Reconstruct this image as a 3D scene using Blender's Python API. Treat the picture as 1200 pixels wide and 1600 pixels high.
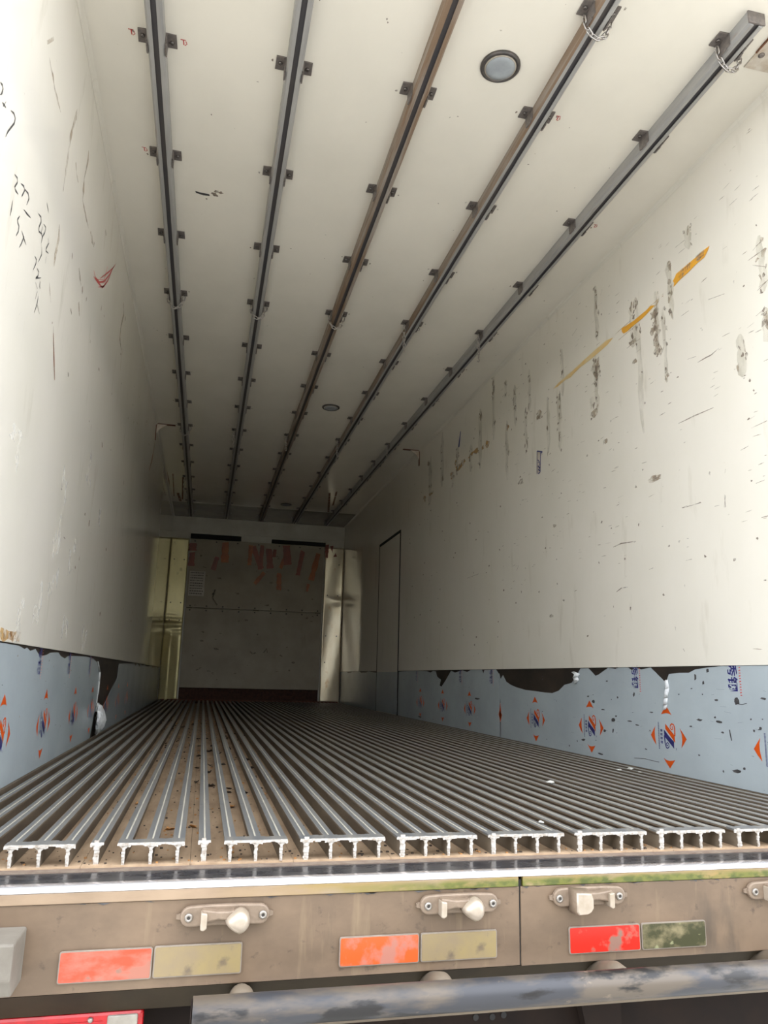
import bpy, bmesh, math, random
from mathutils import Vector, Matrix

for o in list(bpy.data.objects):
    bpy.data.objects.remove(o, do_unlink=True)
scene = bpy.context.scene
COL = scene.collection
random.seed(11)

# ------------------------------------------------------------------ camera, sky, exposure
cam_data = bpy.data.cameras.new('camera')
cam = bpy.data.objects.new('camera', cam_data)
COL.objects.link(cam)
cam.location = (-0.6644, -1.7579, 0.3485)
cam.rotation_mode = 'XYZ'
cam.rotation_euler = (1.7884, -0.0242, -0.2312)
cam_data.sensor_fit = 'VERTICAL'
cam_data.sensor_height = 36.0
cam_data.lens = 36.0 * 1175.76 / 1600.0
cam_data.clip_start = 0.02
scene.camera = cam

world = bpy.data.worlds.new('overcast_sky')
scene.world = world
world.use_nodes = True
wn = world.node_tree
wn.nodes.clear()
wo = wn.nodes.new('ShaderNodeOutputWorld')
wb = wn.nodes.new('ShaderNodeBackground')
wb.inputs['Color'].default_value = (0.94, 0.975, 1.04, 1)      # evenly overcast daylight
wb.inputs['Strength'].default_value = 1.55
wn.links.new(wb.outputs[0], wo.inputs[0])

vs = scene.view_settings
vs.view_transform = 'Standard'
vs.look = 'None'
vs.exposure = 1.90
vs.gamma = 1.0
vs.use_curve_mapping = False
scene.cycles.max_bounces = 18
scene.cycles.diffuse_bounces = 14
scene.cycles.glossy_bounces = 8

# ------------------------------------------------------------------ dimensions of the box (metres)
HW = 1.23        # half width inside
H = 2.521        # ceiling above the tops of the floor bars
L = 9.05         # length to the front wall
ZP = 0.4256      # top of the kick plates
R_END = -0.14    # rear end of walls and roof

# ------------------------------------------------------------------ materials
MATS = {}
def mat(name, col, rough=0.5, metal=0.0, spec=0.5, var=0.0, vscale=(6, 6, 6), var_col=None,
        bump=0.0, bscale=(60, 60, 60), bdist=0.002, detail=5.0, lo=0.35, hi=0.68, emit=None,
        second=None, rough2=None, alpha=None, ascale=(20, 20, 20), alo=0.4, ahi=0.6):
    m = bpy.data.materials.new(name)
    m.use_nodes = True
    nt = m.node_tree
    b = nt.nodes['Principled BSDF']
    b.inputs['Base Color'].default_value = (*col, 1)
    b.inputs['Roughness'].default_value = rough
    b.inputs['Metallic'].default_value = metal
    b.inputs['Specular IOR Level'].default_value = spec
    tc = nt.nodes.new('ShaderNodeTexCoord')
    def noise(scale, det=detail):
        mp = nt.nodes.new('ShaderNodeMapping')
        mp.inputs['Scale'].default_value = scale
        nt.links.new(tc.outputs['Object'], mp.inputs['Vector'])
        n = nt.nodes.new('ShaderNodeTexNoise')
        n.inputs['Scale'].default_value = 1.0
        n.inputs['Detail'].default_value = det
        n.inputs['Roughness'].default_value = 0.6
        nt.links.new(mp.outputs[0], n.inputs['Vector'])
        return n.outputs['Fac']
    def ramp(src, a, c):
        r = nt.nodes.new('ShaderNodeMapRange')
        r.inputs['From Min'].default_value = a
        r.inputs['From Max'].default_value = c
        nt.links.new(src, r.inputs['Value'])
        return r.outputs[0]
    last = None
    def mix(fac, a, c):
        mx = nt.nodes.new('ShaderNodeMix')
        mx.data_type = 'RGBA'
        nt.links.new(fac, mx.inputs['Factor'])
        if isinstance(a, tuple): mx.inputs['A'].default_value = (*a, 1)
        else: nt.links.new(a, mx.inputs['A'])
        mx.inputs['B'].default_value = (*c, 1)
        return mx.outputs['Result']
    if var_col is not None:
        f = ramp(noise(vscale), lo, hi)
        last = mix(f, col, var_col)
        if rough2 is not None:
            rr = nt.nodes.new('ShaderNodeMapRange')
            rr.inputs['To Min'].default_value = rough
            rr.inputs['To Max'].default_value = rough2
            nt.links.new(f, rr.inputs['Value'])
            nt.links.new(rr.outputs[0], b.inputs['Roughness'])
    if second is not None:                      # (scale, lo, hi, colour)
        for (sc, a, c, cc) in second:
            last = mix(ramp(noise(sc), a, c), last if last is not None else col, cc)
    if last is not None:
        nt.links.new(last, b.inputs['Base Color'])
    if bump > 0:
        bn = nt.nodes.new('ShaderNodeBump')
        bn.inputs['Strength'].default_value = bump
        bn.inputs['Distance'].default_value = bdist
        nt.links.new(noise(bscale), bn.inputs['Height'])
        nt.links.new(bn.outputs[0], b.inputs['Normal'])
    if alpha is not None:
        a = ramp(noise(ascale), alo, ahi)
        mu = nt.nodes.new('ShaderNodeMath')
        mu.operation = 'MULTIPLY'
        mu.inputs[1].default_value = alpha
        nt.links.new(a, mu.inputs[0])
        nt.links.new(mu.outputs[0], b.inputs['Alpha'])
    MATS[name] = m
    return m

WHITE = (0.775, 0.735, 0.65)
mat('panel_white', WHITE, 0.07, var_col=(0.72, 0.685, 0.59), vscale=(1.5, 1.5, 1.1), lo=0.4, hi=0.75,
    second=[((9, 9, 2.2), 0.60, 0.86, (0.58, 0.535, 0.44)), ((45, 45, 30), 0.72, 0.79, (0.38, 0.34, 0.28))], spec=0.55)
mat('ceiling_white', (0.80, 0.76, 0.67), 0.09, var_col=(0.73, 0.695, 0.61), vscale=(2, 1.5, 2), lo=0.4, hi=0.75,
    second=[((38, 38, 38), 0.735, 0.785, (0.36, 0.30, 0.25))])
mat('insulation_edge', (0.55, 0.52, 0.42), 0.8, var_col=(0.4, 0.37, 0.3), vscale=(12, 12, 12))
mat('roof_skin', (0.62, 0.63, 0.64), 0.5, var_col=(0.5, 0.5, 0.49), vscale=(3, 3, 3))
mat('kick_steel', (0.016, 0.012, 0.009), 0.6, var_col=(0.04, 0.028, 0.02), vscale=(7, 5, 9), bump=0.15, bscale=(40, 40, 40))
mat('film', (0.42, 0.475, 0.50), 0.22, var_col=(0.36, 0.405, 0.43), vscale=(4, 2.2, 3), lo=0.35, hi=0.7,
    second=[((70, 16, 90), 0.70, 0.74, (0.05, 0.05, 0.06)), ((14, 8, 14), 0.68, 0.8, (0.50, 0.52, 0.50))],
    bump=0.12, bscale=(9, 6, 7), bdist=0.003)
mat('film_back', (0.72, 0.74, 0.75), 0.5, var_col=(0.5, 0.52, 0.53), vscale=(40, 40, 40))
mat('print_orange', (0.62, 0.085, 0.006), 0.45, var_col=(0.50, 0.07, 0.01), vscale=(30, 30, 30), spec=0.25)
mat('print_navy', (0.022, 0.022, 0.16), 0.35, var_col=(0.03, 0.03, 0.11), vscale=(30, 30, 30))
mat('print_red', (0.62, 0.07, 0.05), 0.4, var_col=(0.5, 0.1, 0.09), vscale=(30, 30, 30))
mat('ink_black', (0.035, 0.033, 0.035), 0.6, var_col=(0.09, 0.085, 0.085), vscale=(50, 50, 50))
mat('ink_red', (0.52, 0.05, 0.05), 0.6, var_col=(0.4, 0.12, 0.1), vscale=(50, 50, 50))
mat('ink_blue', (0.02, 0.03, 0.13), 0.6, var_col=(0.04, 0.05, 0.2), vscale=(50, 50, 50))
mat('scuff_dark', (0.20, 0.155, 0.12), 0.7, var_col=(0.32, 0.26, 0.21), vscale=(60, 60, 60), alpha=0.75, ascale=(30, 30, 26), alo=0.28, ahi=0.55)
mat('scuff_brown', (0.37, 0.285, 0.20), 0.7, var_col=(0.47, 0.40, 0.30), vscale=(25, 25, 25), alpha=0.6, ascale=(26, 26, 22), alo=0.3, ahi=0.62)
mat('glue_streak', (0.47, 0.45, 0.35), 0.6, var_col=(0.42, 0.37, 0.27), vscale=(20, 20, 9), alpha=0.32, ascale=(18, 18, 7), alo=0.3, ahi=0.65)
mat('pale_smear', (0.85, 0.84, 0.80), 0.5, var_col=(0.8, 0.79, 0.76), vscale=(20, 20, 20), alpha=0.55, ascale=(22, 22, 16), alo=0.4, ahi=0.62)
mat('stain_ochre', (0.55, 0.34, 0.10), 0.6, var_col=(0.45, 0.25, 0.1), vscale=(20, 20, 20), alpha=0.75, ascale=(25, 25, 25), alo=0.35, ahi=0.6)
mat('stain_rust', (0.26, 0.11, 0.05), 0.75, var_col=(0.17, 0.07, 0.04), vscale=(30, 30, 20), alpha=0.85, ascale=(30, 30, 18), alo=0.28, ahi=0.5)
mat('tape_yellow', (0.80, 0.40, 0.03), 0.4, var_col=(0.70, 0.33, 0.04), vscale=(25, 12, 25))
mat('tape_faded', (0.72, 0.47, 0.16), 0.45, var_col=(0.68, 0.58, 0.35), vscale=(12, 7, 20))
mat('tape_red', (0.30, 0.055, 0.025), 0.4, var_col=(0.17, 0.035, 0.02), vscale=(9, 9, 9))
mat('tape_orange', (0.46, 0.14, 0.03), 0.4, var_col=(0.28, 0.075, 0.02), vscale=(9, 9, 9))
mat('paper', (0.62, 0.58, 0.53), 0.7, var_col=(0.5, 0.46, 0.42), vscale=(14, 14, 14))
# floor
mat('bar_top', (0.150, 0.155, 0.158), 0.40, metal=0.4, var_col=(0.25, 0.232, 0.20), vscale=(30, 3.0, 30), lo=0.40, hi=0.72,
    second=[((60, 14, 60), 0.60, 0.74, (0.085, 0.09, 0.10))], rough2=0.5)
mat('bar_ridge', (0.36, 0.335, 0.27), 0.6, var_col=(0.23, 0.22, 0.195), vscale=(10, 4, 10))
mat('bar_side', (0.10, 0.076, 0.052), 0.65, metal=0.1, var_col=(0.17, 0.135, 0.095), vscale=(20, 4, 20))
mat('cut_metal', (0.50, 0.475, 0.44), 0.4, metal=0.1, var_col=(0.33, 0.28, 0.23), vscale=(110, 110, 110), lo=0.45, hi=0.65, bump=0.5, bscale=(200, 200, 200))
mat('channel_dirt', (0.42, 0.30, 0.19), 0.8, var_col=(0.28, 0.19, 0.115), vscale=(25, 5, 25),
    second=[((50, 30, 50), 0.62, 0.72, (0.07, 0.042, 0.024))], bump=0.3, bscale=(90, 90, 90))
mat('sub_floor', (0.12, 0.10, 0.08), 0.8, var_col=(0.08, 0.07, 0.06), vscale=(8, 8, 8))
# rails
mat('rail_grey', (0.39, 0.38, 0.36), 0.45, metal=0.1, var_col=(0.30, 0.295, 0.285), vscale=(30, 2.5, 30),
    second=[((25, 3, 25), 0.64, 0.8, (0.25, 0.17, 0.11))])
mat('rail_rusty', (0.36, 0.32, 0.28), 0.5, metal=0.15, var_col=(0.24, 0.165, 0.11), vscale=(30, 1.6, 30), lo=0.36, hi=0.58)
mat('rail_inner_shade', (0.085, 0.083, 0.09), 0.6, metal=0.2, var_col=(0.11, 0.095, 0.088), vscale=(20, 3, 20))  # dark colour stands in for shade inside the hollow channel
mat('bracket_steel', (0.15, 0.135, 0.125), 0.5, metal=0.3, var_col=(0.24, 0.205, 0.185), vscale=(60, 60, 60))
mat('bolt_steel', (0.20, 0.19, 0.18), 0.4, metal=0.7, var_col=(0.12, 0.10, 0.09), vscale=(90, 90, 90))
mat('chain_zinc', (0.52, 0.51, 0.50), 0.3, metal=0.9, var_col=(0.36, 0.31, 0.27), vscale=(70, 70, 70))
mat('gusset_white', (0.62, 0.58, 0.51), 0.45, var_col=(0.42, 0.33, 0.24), vscale=(16, 16, 16))
mat('lamp_ring', (0.075, 0.072, 0.07), 0.4, metal=0.4, var_col=(0.13, 0.11, 0.10), vscale=(30, 30, 30))
mat('lamp_lens', (0.36, 0.39, 0.41), 0.25, var_col=(0.28, 0.30, 0.32), vscale=(14, 14, 14))
mat('lamp_seal', (0.42, 0.38, 0.32), 0.4, var_col=(0.3, 0.26, 0.2), vscale=(30, 30, 30))
# front end
mat('bulkhead_grey', (0.36, 0.315, 0.24), 0.5, metal=0.05, var_col=(0.29, 0.25, 0.19), vscale=(3, 3, 3),
    second=[((16, 16, 20), 0.70, 0.76, (0.10, 0.08, 0.06)), ((5, 5, 1.3), 0.62, 0.8, (0.22, 0.19, 0.145))])
mat('dark_sheet', (0.28, 0.25, 0.20), 0.25, var_col=(0.20, 0.175, 0.14), vscale=(3, 3, 3))
mat('front_white', (0.62, 0.60, 0.53), 0.3, var_col=(0.52, 0.49, 0.42), vscale=(4, 4, 4))
mat('guard_metal', (0.78, 0.69, 0.37), 0.34, metal=0.3, var_col=(0.64, 0.56, 0.30), vscale=(5, 5, 2),
    second=[((7, 7, 7), 0.62, 0.74, (0.34, 0.28, 0.14))])
mat('guard_bright', (0.88, 0.79, 0.62), 0.28, metal=0.45, var_col=(0.74, 0.62, 0.44), vscale=(6, 6, 2),
    second=[((7, 7, 4), 0.60, 0.74, (0.60, 0.37, 0.17))])
mat('cavity', (0.035, 0.012, 0.008), 0.8, var_col=(0.08, 0.03, 0.02), vscale=(25, 25, 25))
mat('rust_strip', (0.14, 0.045, 0.02), 0.8, var_col=(0.08, 0.03, 0.02), vscale=(25, 25, 25))
mat('black_gap', (0.008, 0.008, 0.008), 0.8, var_col=(0.014, 0.013, 0.012), vscale=(25, 25, 25))
# rear beam
mat('beam_steel', (0.172, 0.118, 0.076), 0.5, metal=0.15, var_col=(0.125, 0.086, 0.056), vscale=(6, 6, 9), lo=0.36, hi=0.60,
    second=[((22, 22, 2.5), 0.58, 0.74, (0.215, 0.155, 0.095)), ((30, 30, 40), 0.62, 0.74, (0.075, 0.053, 0.037)), ((9, 9, 3), 0.60, 0.74, (0.09, 0.066, 0.046))],
    bump=0.08, bscale=(60, 60, 60))
mat('beam_lip', (0.30, 0.235, 0.165), 0.42, metal=0.1, var_col=(0.25, 0.19, 0.14), vscale=(9, 9, 30), second=[((60, 60, 60), 0.68, 0.74, (0.12, 0.08, 0.06))])
mat('beam_moss', (0.252, 0.192, 0.102), 0.6, metal=0.1, var_col=(0.102, 0.114, 0.027), vscale=(14, 14, 40), lo=0.36, hi=0.56,
    second=[((40, 40, 60), 0.6, 0.7, (0.066, 0.084, 0.018))], bump=0.4, bscale=(120, 120, 120))
mat('edge_polished', (0.93, 0.93, 0.95), 0.14, metal=0.55, var_col=(0.84, 0.84, 0.86), vscale=(20, 60, 60))
mat('sill_black', (0.022, 0.023, 0.028), 0.18, spec=0.6, var_col=(0.05, 0.047, 0.045), vscale=(9, 30, 9), rough2=0.4)
mat('sill_dirt', (0.192, 0.150, 0.114), 0.85, var_col=(0.132, 0.090, 0.066), vscale=(40, 40, 40), bump=0.5, bscale=(140, 140, 140))
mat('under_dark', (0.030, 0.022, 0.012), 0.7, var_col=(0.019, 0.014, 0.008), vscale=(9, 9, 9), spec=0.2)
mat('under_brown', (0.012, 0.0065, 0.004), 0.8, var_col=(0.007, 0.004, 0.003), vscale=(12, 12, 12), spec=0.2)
mat('keeper_cast', (0.24, 0.18, 0.13), 0.45, metal=0.2, var_col=(0.175, 0.13, 0.093), vscale=(40, 40, 40), bump=0.3, bscale=(150, 150, 150))
mat('keeper_worn', (0.40, 0.34, 0.275), 0.35, metal=0.35, var_col=(0.32, 0.265, 0.20), vscale=(35, 35, 35))
mat('keeper_bolt', (0.336, 0.312, 0.282), 0.35, metal=0.6, var_col=(0.252, 0.228, 0.198), vscale=(90, 90, 90))
mat('socket', (0.10, 0.09, 0.08), 0.6, var_col=(0.07, 0.06, 0.055), vscale=(90, 90, 90))
mat('reflector_red', (0.62, 0.052, 0.02), 0.35, var_col=(0.30, 0.115, 0.08), vscale=(11, 11, 22), lo=0.44, hi=0.60,
    second=[((30, 30, 30), 0.62, 0.74, (0.18, 0.115, 0.085))])
mat('reflector_orange', (0.540, 0.078, 0.015), 0.35, var_col=(0.336, 0.138, 0.102), vscale=(16, 16, 14), lo=0.50, hi=0.62)
mat('reflector_scarlet', (0.516, 0.015, 0.007), 0.35, var_col=(0.216, 0.120, 0.090), vscale=(15, 15, 15), lo=0.56, hi=0.64)
mat('reflector_white', (0.20, 0.15, 0.09), 0.45, var_col=(0.23, 0.175, 0.08), vscale=(9, 9, 9), lo=0.4, hi=0.6,
    second=[((25, 25, 25), 0.58, 0.72, (0.12, 0.09, 0.06))])
mat('reflector_moss', (0.180, 0.150, 0.078), 0.5, var_col=(0.033, 0.033, 0.009), vscale=(14, 14, 20), lo=0.40, hi=0.56,
    second=[((45, 45, 45), 0.63, 0.68, (0.204, 0.210, 0.108))])
mat('reflector_edge', (0.248, 0.209, 0.171), 0.5, var_col=(0.176, 0.149, 0.121), vscale=(30, 30, 30))
mat('tube_paint', (0.095, 0.076, 0.058), 0.45, metal=0.1, var_col=(0.035, 0.036, 0.042), vscale=(4, 8, 16), lo=0.44, hi=0.56,
    second=[((7, 9, 26), 0.54, 0.62, (0.010, 0.009, 0.009)), ((13, 13, 20), 0.64, 0.70, (0.16, 0.125, 0.09))])
mat('tube_dirt', (0.15, 0.118, 0.08), 0.7, var_col=(0.105, 0.08, 0.055), vscale=(9, 9, 9))
mat('bump_block', (0.187, 0.171, 0.143), 0.6, var_col=(0.132, 0.116, 0.094), vscale=(12, 12, 12))
mat('tail_red', (0.434, 0.006, 0.010), 0.2, var_col=(0.294, 0.004, 0.007), vscale=(30, 10, 30))
mat('tail_clear', (0.300, 0.276, 0.234), 0.3, var_col=(0.216, 0.192, 0.162), vscale=(40, 40, 40))
mat('leaf_tan', (0.45, 0.23, 0.075), 0.7, var_col=(0.30, 0.14, 0.05), vscale=(40, 40, 40))
mat('leaf_dark', (0.035, 0.027, 0.02), 0.8, var_col=(0.07, 0.045, 0.03), vscale=(60, 60, 60))
mat('plastic_scrap', (0.72, 0.72, 0.68), 0.35, var_col=(0.5, 0.5, 0.46), vscale=(40, 40, 40))
mat('blocker_plaster', (0.26, 0.25, 0.20), 0.85, var_col=(0.2, 0.2, 0.15), vscale=(1, 1, 1))  # for the unseen wall added to block low sky light
mat('concrete_yard', (0.48, 0.46, 0.42), 0.85, var_col=(0.40, 0.385, 0.35), vscale=(0.8, 0.8, 0.8), bump=0.3, bscale=(30, 30, 30))

def moss_lip():
    m = mat('mossy_lip', (0.285, 0.205, 0.135), 0.5, var_col=(0.22, 0.155, 0.10), vscale=(9, 9, 30))
    nt = m.node_tree; b = nt.nodes['Principled BSDF']
    prev = b.inputs['Base Color'].links[0].from_socket
    tc = nt.nodes.new('ShaderNodeTexCoord'); sx = nt.nodes.new('ShaderNodeSeparateXYZ'); nt.links.new(tc.outputs['Object'], sx.inputs[0])
    def layer(x0, x1, colour, scale, lo, hi, z0=None, z1=None):
        nonlocal prev
        r = nt.nodes.new('ShaderNodeMapRange'); r.inputs['From Min'].default_value = x0; r.inputs['From Max'].default_value = x1
        nt.links.new(sx.outputs['X'], r.inputs['Value'])
        mp = nt.nodes.new('ShaderNodeMapping'); mp.inputs['Scale'].default_value = scale; nt.links.new(tc.outputs['Object'], mp.inputs['Vector'])
        n = nt.nodes.new('ShaderNodeTexNoise'); n.inputs['Scale'].default_value = 1; n.inputs['Detail'].default_value = 6; nt.links.new(mp.outputs[0], n.inputs['Vector'])
        q = nt.nodes.new('ShaderNodeMapRange'); q.inputs['From Min'].default_value = lo; q.inputs['From Max'].default_value = hi; nt.links.new(n.outputs['Fac'], q.inputs['Value'])
        f = nt.nodes.new('ShaderNodeMath'); f.operation = 'MULTIPLY'; nt.links.new(r.outputs[0], f.inputs[0]); nt.links.new(q.outputs[0], f.inputs[1])
        out = f.outputs[0]
        if z0 is not None:
            zr = nt.nodes.new('ShaderNodeMapRange'); zr.inputs['From Min'].default_value = z0; zr.inputs['From Max'].default_value = z1
            nt.links.new(sx.outputs['Z'], zr.inputs['Value'])
            g = nt.nodes.new('ShaderNodeMath'); g.operation = 'MULTIPLY'; nt.links.new(out, g.inputs[0]); nt.links.new(zr.outputs[0], g.inputs[1]); out = g.outputs[0]
        mx = nt.nodes.new('ShaderNodeMix'); mx.data_type = 'RGBA'; nt.links.new(out, mx.inputs['Factor']); nt.links.new(prev, mx.inputs['A'])
        mx.inputs['B'].default_value = (*colour, 1); prev = mx.outputs['Result']
    layer(-0.62, -0.38, (0.24, 0.165, 0.055), (9, 9, 25), 0.36, 0.62)
    layer(-0.45, -0.15, (0.115, 0.12, 0.022), (16, 16, 50), 0.30, 0.50, -0.054, -0.062)
    layer(-0.3, 0.0, (0.06, 0.075, 0.013), (50, 50, 90), 0.45, 0.6, -0.055, -0.064)
    nt.links.new(prev, b.inputs['Base Color'])
moss_lip()

# ------------------------------------------------------------------ mesh helpers
class MB:
    def __init__(self):
        self.v, self.f, self.m, self.s = [], [], [], []
    def face(self, pts, mi=0, smooth=False):
        n = len(self.v)
        self.v += [tuple(p) for p in pts]
        self.f.append(tuple(range(n, n + len(pts))))
        self.m.append(mi); self.s.append(smooth)
    def box(self, a, b, mi=0):
        x0, y0, z0 = a; x1, y1, z1 = b
        n = len(self.v)
        self.v += [(x0,y0,z0),(x1,y0,z0),(x1,y1,z0),(x0,y1,z0),(x0,y0,z1),(x1,y0,z1),(x1,y1,z1),(x0,y1,z1)]
        for q in ((0,3,2,1),(4,5,6,7),(0,1,5,4),(1,2,6,5),(2,3,7,6),(3,0,4,7)):
            self.f.append(tuple(n + i for i in q)); self.m.append(mi); self.s.append(False)
    def prism(self, pts, off, mi=0, side=None, back=True, smooth=False):
        """closed polygon pts (3-D) swept by vector off"""
        off = Vector(off)
        n = len(self.v); k = len(pts)
        self.v += [tuple(p) for p in pts] + [tuple(Vector(p) + off) for p in pts]
        self.f.append(tuple(range(n, n + k))); self.m.append(mi); self.s.append(False)
        self.f.append(tuple(range(n + 2*k - 1, n + k - 1, -1))); self.m.append(mi if back is True else back); self.s.append(False)
        for i in range(k):
            j = (i + 1) % k
            self.f.append((n + j, n + i, n + k + i, n + k + j))
            mm = mi if side is None else (side[i] if isinstance(side, (list, tuple)) else side)
            self.m.append(mm); self.s.append(smooth)
    def tube(self, path, r, seg=8, mi=0, closed=False, cap=True):
        path = [Vector(p) for p in path]
        n0 = len(self.v); k = len(path)
        up = None
        for i, p in enumerate(path):
            a = path[(i - 1) % k] if (closed or i > 0) else p
            b = path[(i + 1) % k] if (closed or i < k - 1) else p
            t = (b - a).normalized()
            if up is None:
                ref = Vector((0, 0, 1)) if abs(t.z) < 0.9 else Vector((1, 0, 0))
                up = ref - t * ref.dot(t)
            else:
                up = up - t * up.dot(t)
            up.normalize()
            w = t.cross(up)
            rr = r[i] if isinstance(r, (list, tuple)) else r
            for s in range(seg):
                an = 2 * math.pi * s / seg
                self.v.append(tuple(p + (up * math.cos(an) + w * math.sin(an)) * rr))
        rng = k if closed else k - 1
        for i in range(rng):
            for s in range(seg):
                a = n0 + i*seg + s; b = n0 + i*seg + (s+1) % seg
                j = (i + 1) % k
                c = n0 + j*seg + (s+1) % seg; d = n0 + j*seg + s
                self.f.append((a, b, c, d)); self.m.append(mi); self.s.append(True)
        if cap and not closed:
            self.f.append(tuple(n0 + s for s in range(seg-1, -1, -1))); self.m.append(mi); self.s.append(False)
            self.f.append(tuple(n0 + (k-1)*seg + s for s in range(seg))); self.m.append(mi); self.s.append(False)
    def lathe(self, prof, origin, axis, seg=32, mi=0):
        """prof = [(r, h)] along axis"""
        axis = Vector(axis).normalized()
        ref = Vector((1,0,0)) if abs(axis.x) < .9 else Vector((0,1,0))
        u = (ref - axis*ref.dot(axis)).normalized(); w = axis.cross(u)
        o = Vector(origin); n0 = len(self.v)
        for (r, h) in prof:
            for s in range(seg):
                a = 2*math.pi*s/seg
                self.v.append(tuple(o + axis*h + (u*math.cos(a) + w*math.sin(a))*r))
        for i in range(len(prof)-1):
            for s in range(seg):
                self.f.append((n0+i*seg+s, n0+i*seg+(s+1)%seg, n0+(i+1)*seg+(s+1)%seg, n0+(i+1)*seg+s))
                self.m.append(mi if isinstance(mi, int) else mi[i]); self.s.append(True)
        self.f.append(tuple(n0+(len(prof)-1)*seg+s for s in range(seg)))
        self.m.append(mi if isinstance(mi, int) else mi[-1]); self.s.append(False)
        self.f.append(tuple(n0+s for s in range(seg-1,-1,-1)))
        self.m.append(mi if isinstance(mi, int) else mi[0]); self.s.append(False)
    def mesh(self, name, mats, recalc=True):
        me = bpy.data.meshes.new(name)
        me.from_pydata(self.v, [], self.f)
        for mn in (mats if isinstance(mats, (list, tuple)) else [mats]):
            me.materials.append(MATS[mn])
        me.polygons.foreach_set('material_index', self.m)
        me.polygons.foreach_set('use_smooth', self.s)
        if recalc:
            bm = bmesh.new(); bm.from_mesh(me)
            bmesh.ops.recalc_face_normals(bm, faces=bm.faces)
            bm.to_mesh(me); bm.free()
        me.update()
        return me
    def build(self, name, mats, parent=None, bevel=0.0, recalc=True, seg=2):
        o = link(name, self.mesh(name, mats, recalc), parent)
        if bevel > 0:
            bv = o.modifiers.new('bevel', 'BEVEL')
            bv.width = bevel; bv.segments = seg; bv.limit_method = 'ANGLE'; bv.angle_limit = 0.6
        return o

def link(name, data, parent=None, matrix=None):
    o = bpy.data.objects.new(name, data)
    COL.objects.link(o)
    if parent is not None: o.parent = parent
    if matrix is not None: o.matrix_local = matrix
    return o
def tag(o, label=None, cat=None, group=None, kind=None):
    if label: o['label'] = label
    if cat: o['category'] = cat
    if group: o['group'] = group
    if kind: o['kind'] = kind
    return o
def empty(name, loc=(0, 0, 0)):
    o = link(name, None)
    o.location = loc
    o.empty_display_size = 0.05
    return o
def place(o, loc):
    """give a mesh object whose vertices are in world metres its origin at loc"""
    loc = Vector(loc)
    o.data.transform(Matrix.Translation(-loc))
    o.location = loc
    return o

def ribbon(mb, pts, w, to3d, lift=0.0, mi=0, taper=False):
    """flat stroke along 2-D pts; to3d(a, b, lift) -> 3-D"""
    n = len(pts)
    l, r = [], []
    for i, p in enumerate(pts):
        a = pts[max(0, i-1)]; b = pts[min(n-1, i+1)]
        dx, dy = b[0]-a[0], b[1]-a[1]
        d = math.hypot(dx, dy) or 1e-6
        ww = w[i] if isinstance(w, (list, tuple)) else w
        if taper and i in (0, n-1): ww *= 0.35
        nx, ny = -dy/d*ww/2, dx/d*ww/2
        l.append((p[0]+nx, p[1]+ny)); r.append((p[0]-nx, p[1]-ny))
    for i in range(n-1):
        mb.face([to3d(*l[i], lift), to3d(*l[i+1], lift), to3d(*r[i+1], lift), to3d(*r[i], lift)], mi)
def blob(mb, c, rx, ry, to3d, lift=0.0, mi=0, n=9, rough=0.35, rot=0.0):
    pts = []
    for i in range(n):
        a = 2*math.pi*i/n
        k = 1 + random.uniform(-rough, rough)
        x, y = rx*k*math.cos(a), ry*k*math.sin(a)
        pts.append((c[0]+x*math.cos(rot)-y*math.sin(rot), c[1]+x*math.sin(rot)+y*math.cos(rot)))
    mb.face([to3d(*p, lift) for p in pts], mi)
def on_right(y, z, lift=0.0): return (HW - 0.0006 - lift, y, z)
def on_left(y, z, lift=0.0): return (-HW + 0.0006 + lift, y, z)
def on_ceiling(x, y, lift=0.0): return (x, y, H - 0.0006 - lift)

# ================================================================== THE SETTING
g = MB(); g.box((-14, -16, -1.42), (14, 24, -1.34))
tag(g.build('ground', 'concrete_yard'), 'grey concrete yard the truck stands on', 'ground', kind='structure')
# unseen wall with piers, added to block low sky light from the far end
g = MB(); g.box((-13.5, -11.3, -1.34), (13.5, -11.0, 3.4)); g.box((-13.5, -11.35, 3.4), (13.5, -10.95, 3.5))
for k in range(8): g.box((-13.3 + k*3.75, -11.0, -1.34), (-12.9 + k*3.75, -10.88, 3.4))
tag(g.build('wall_light_blocker', 'blocker_plaster'), 'unseen plastered wall added behind the truck to block low sky light', 'wall', kind='structure')

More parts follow.
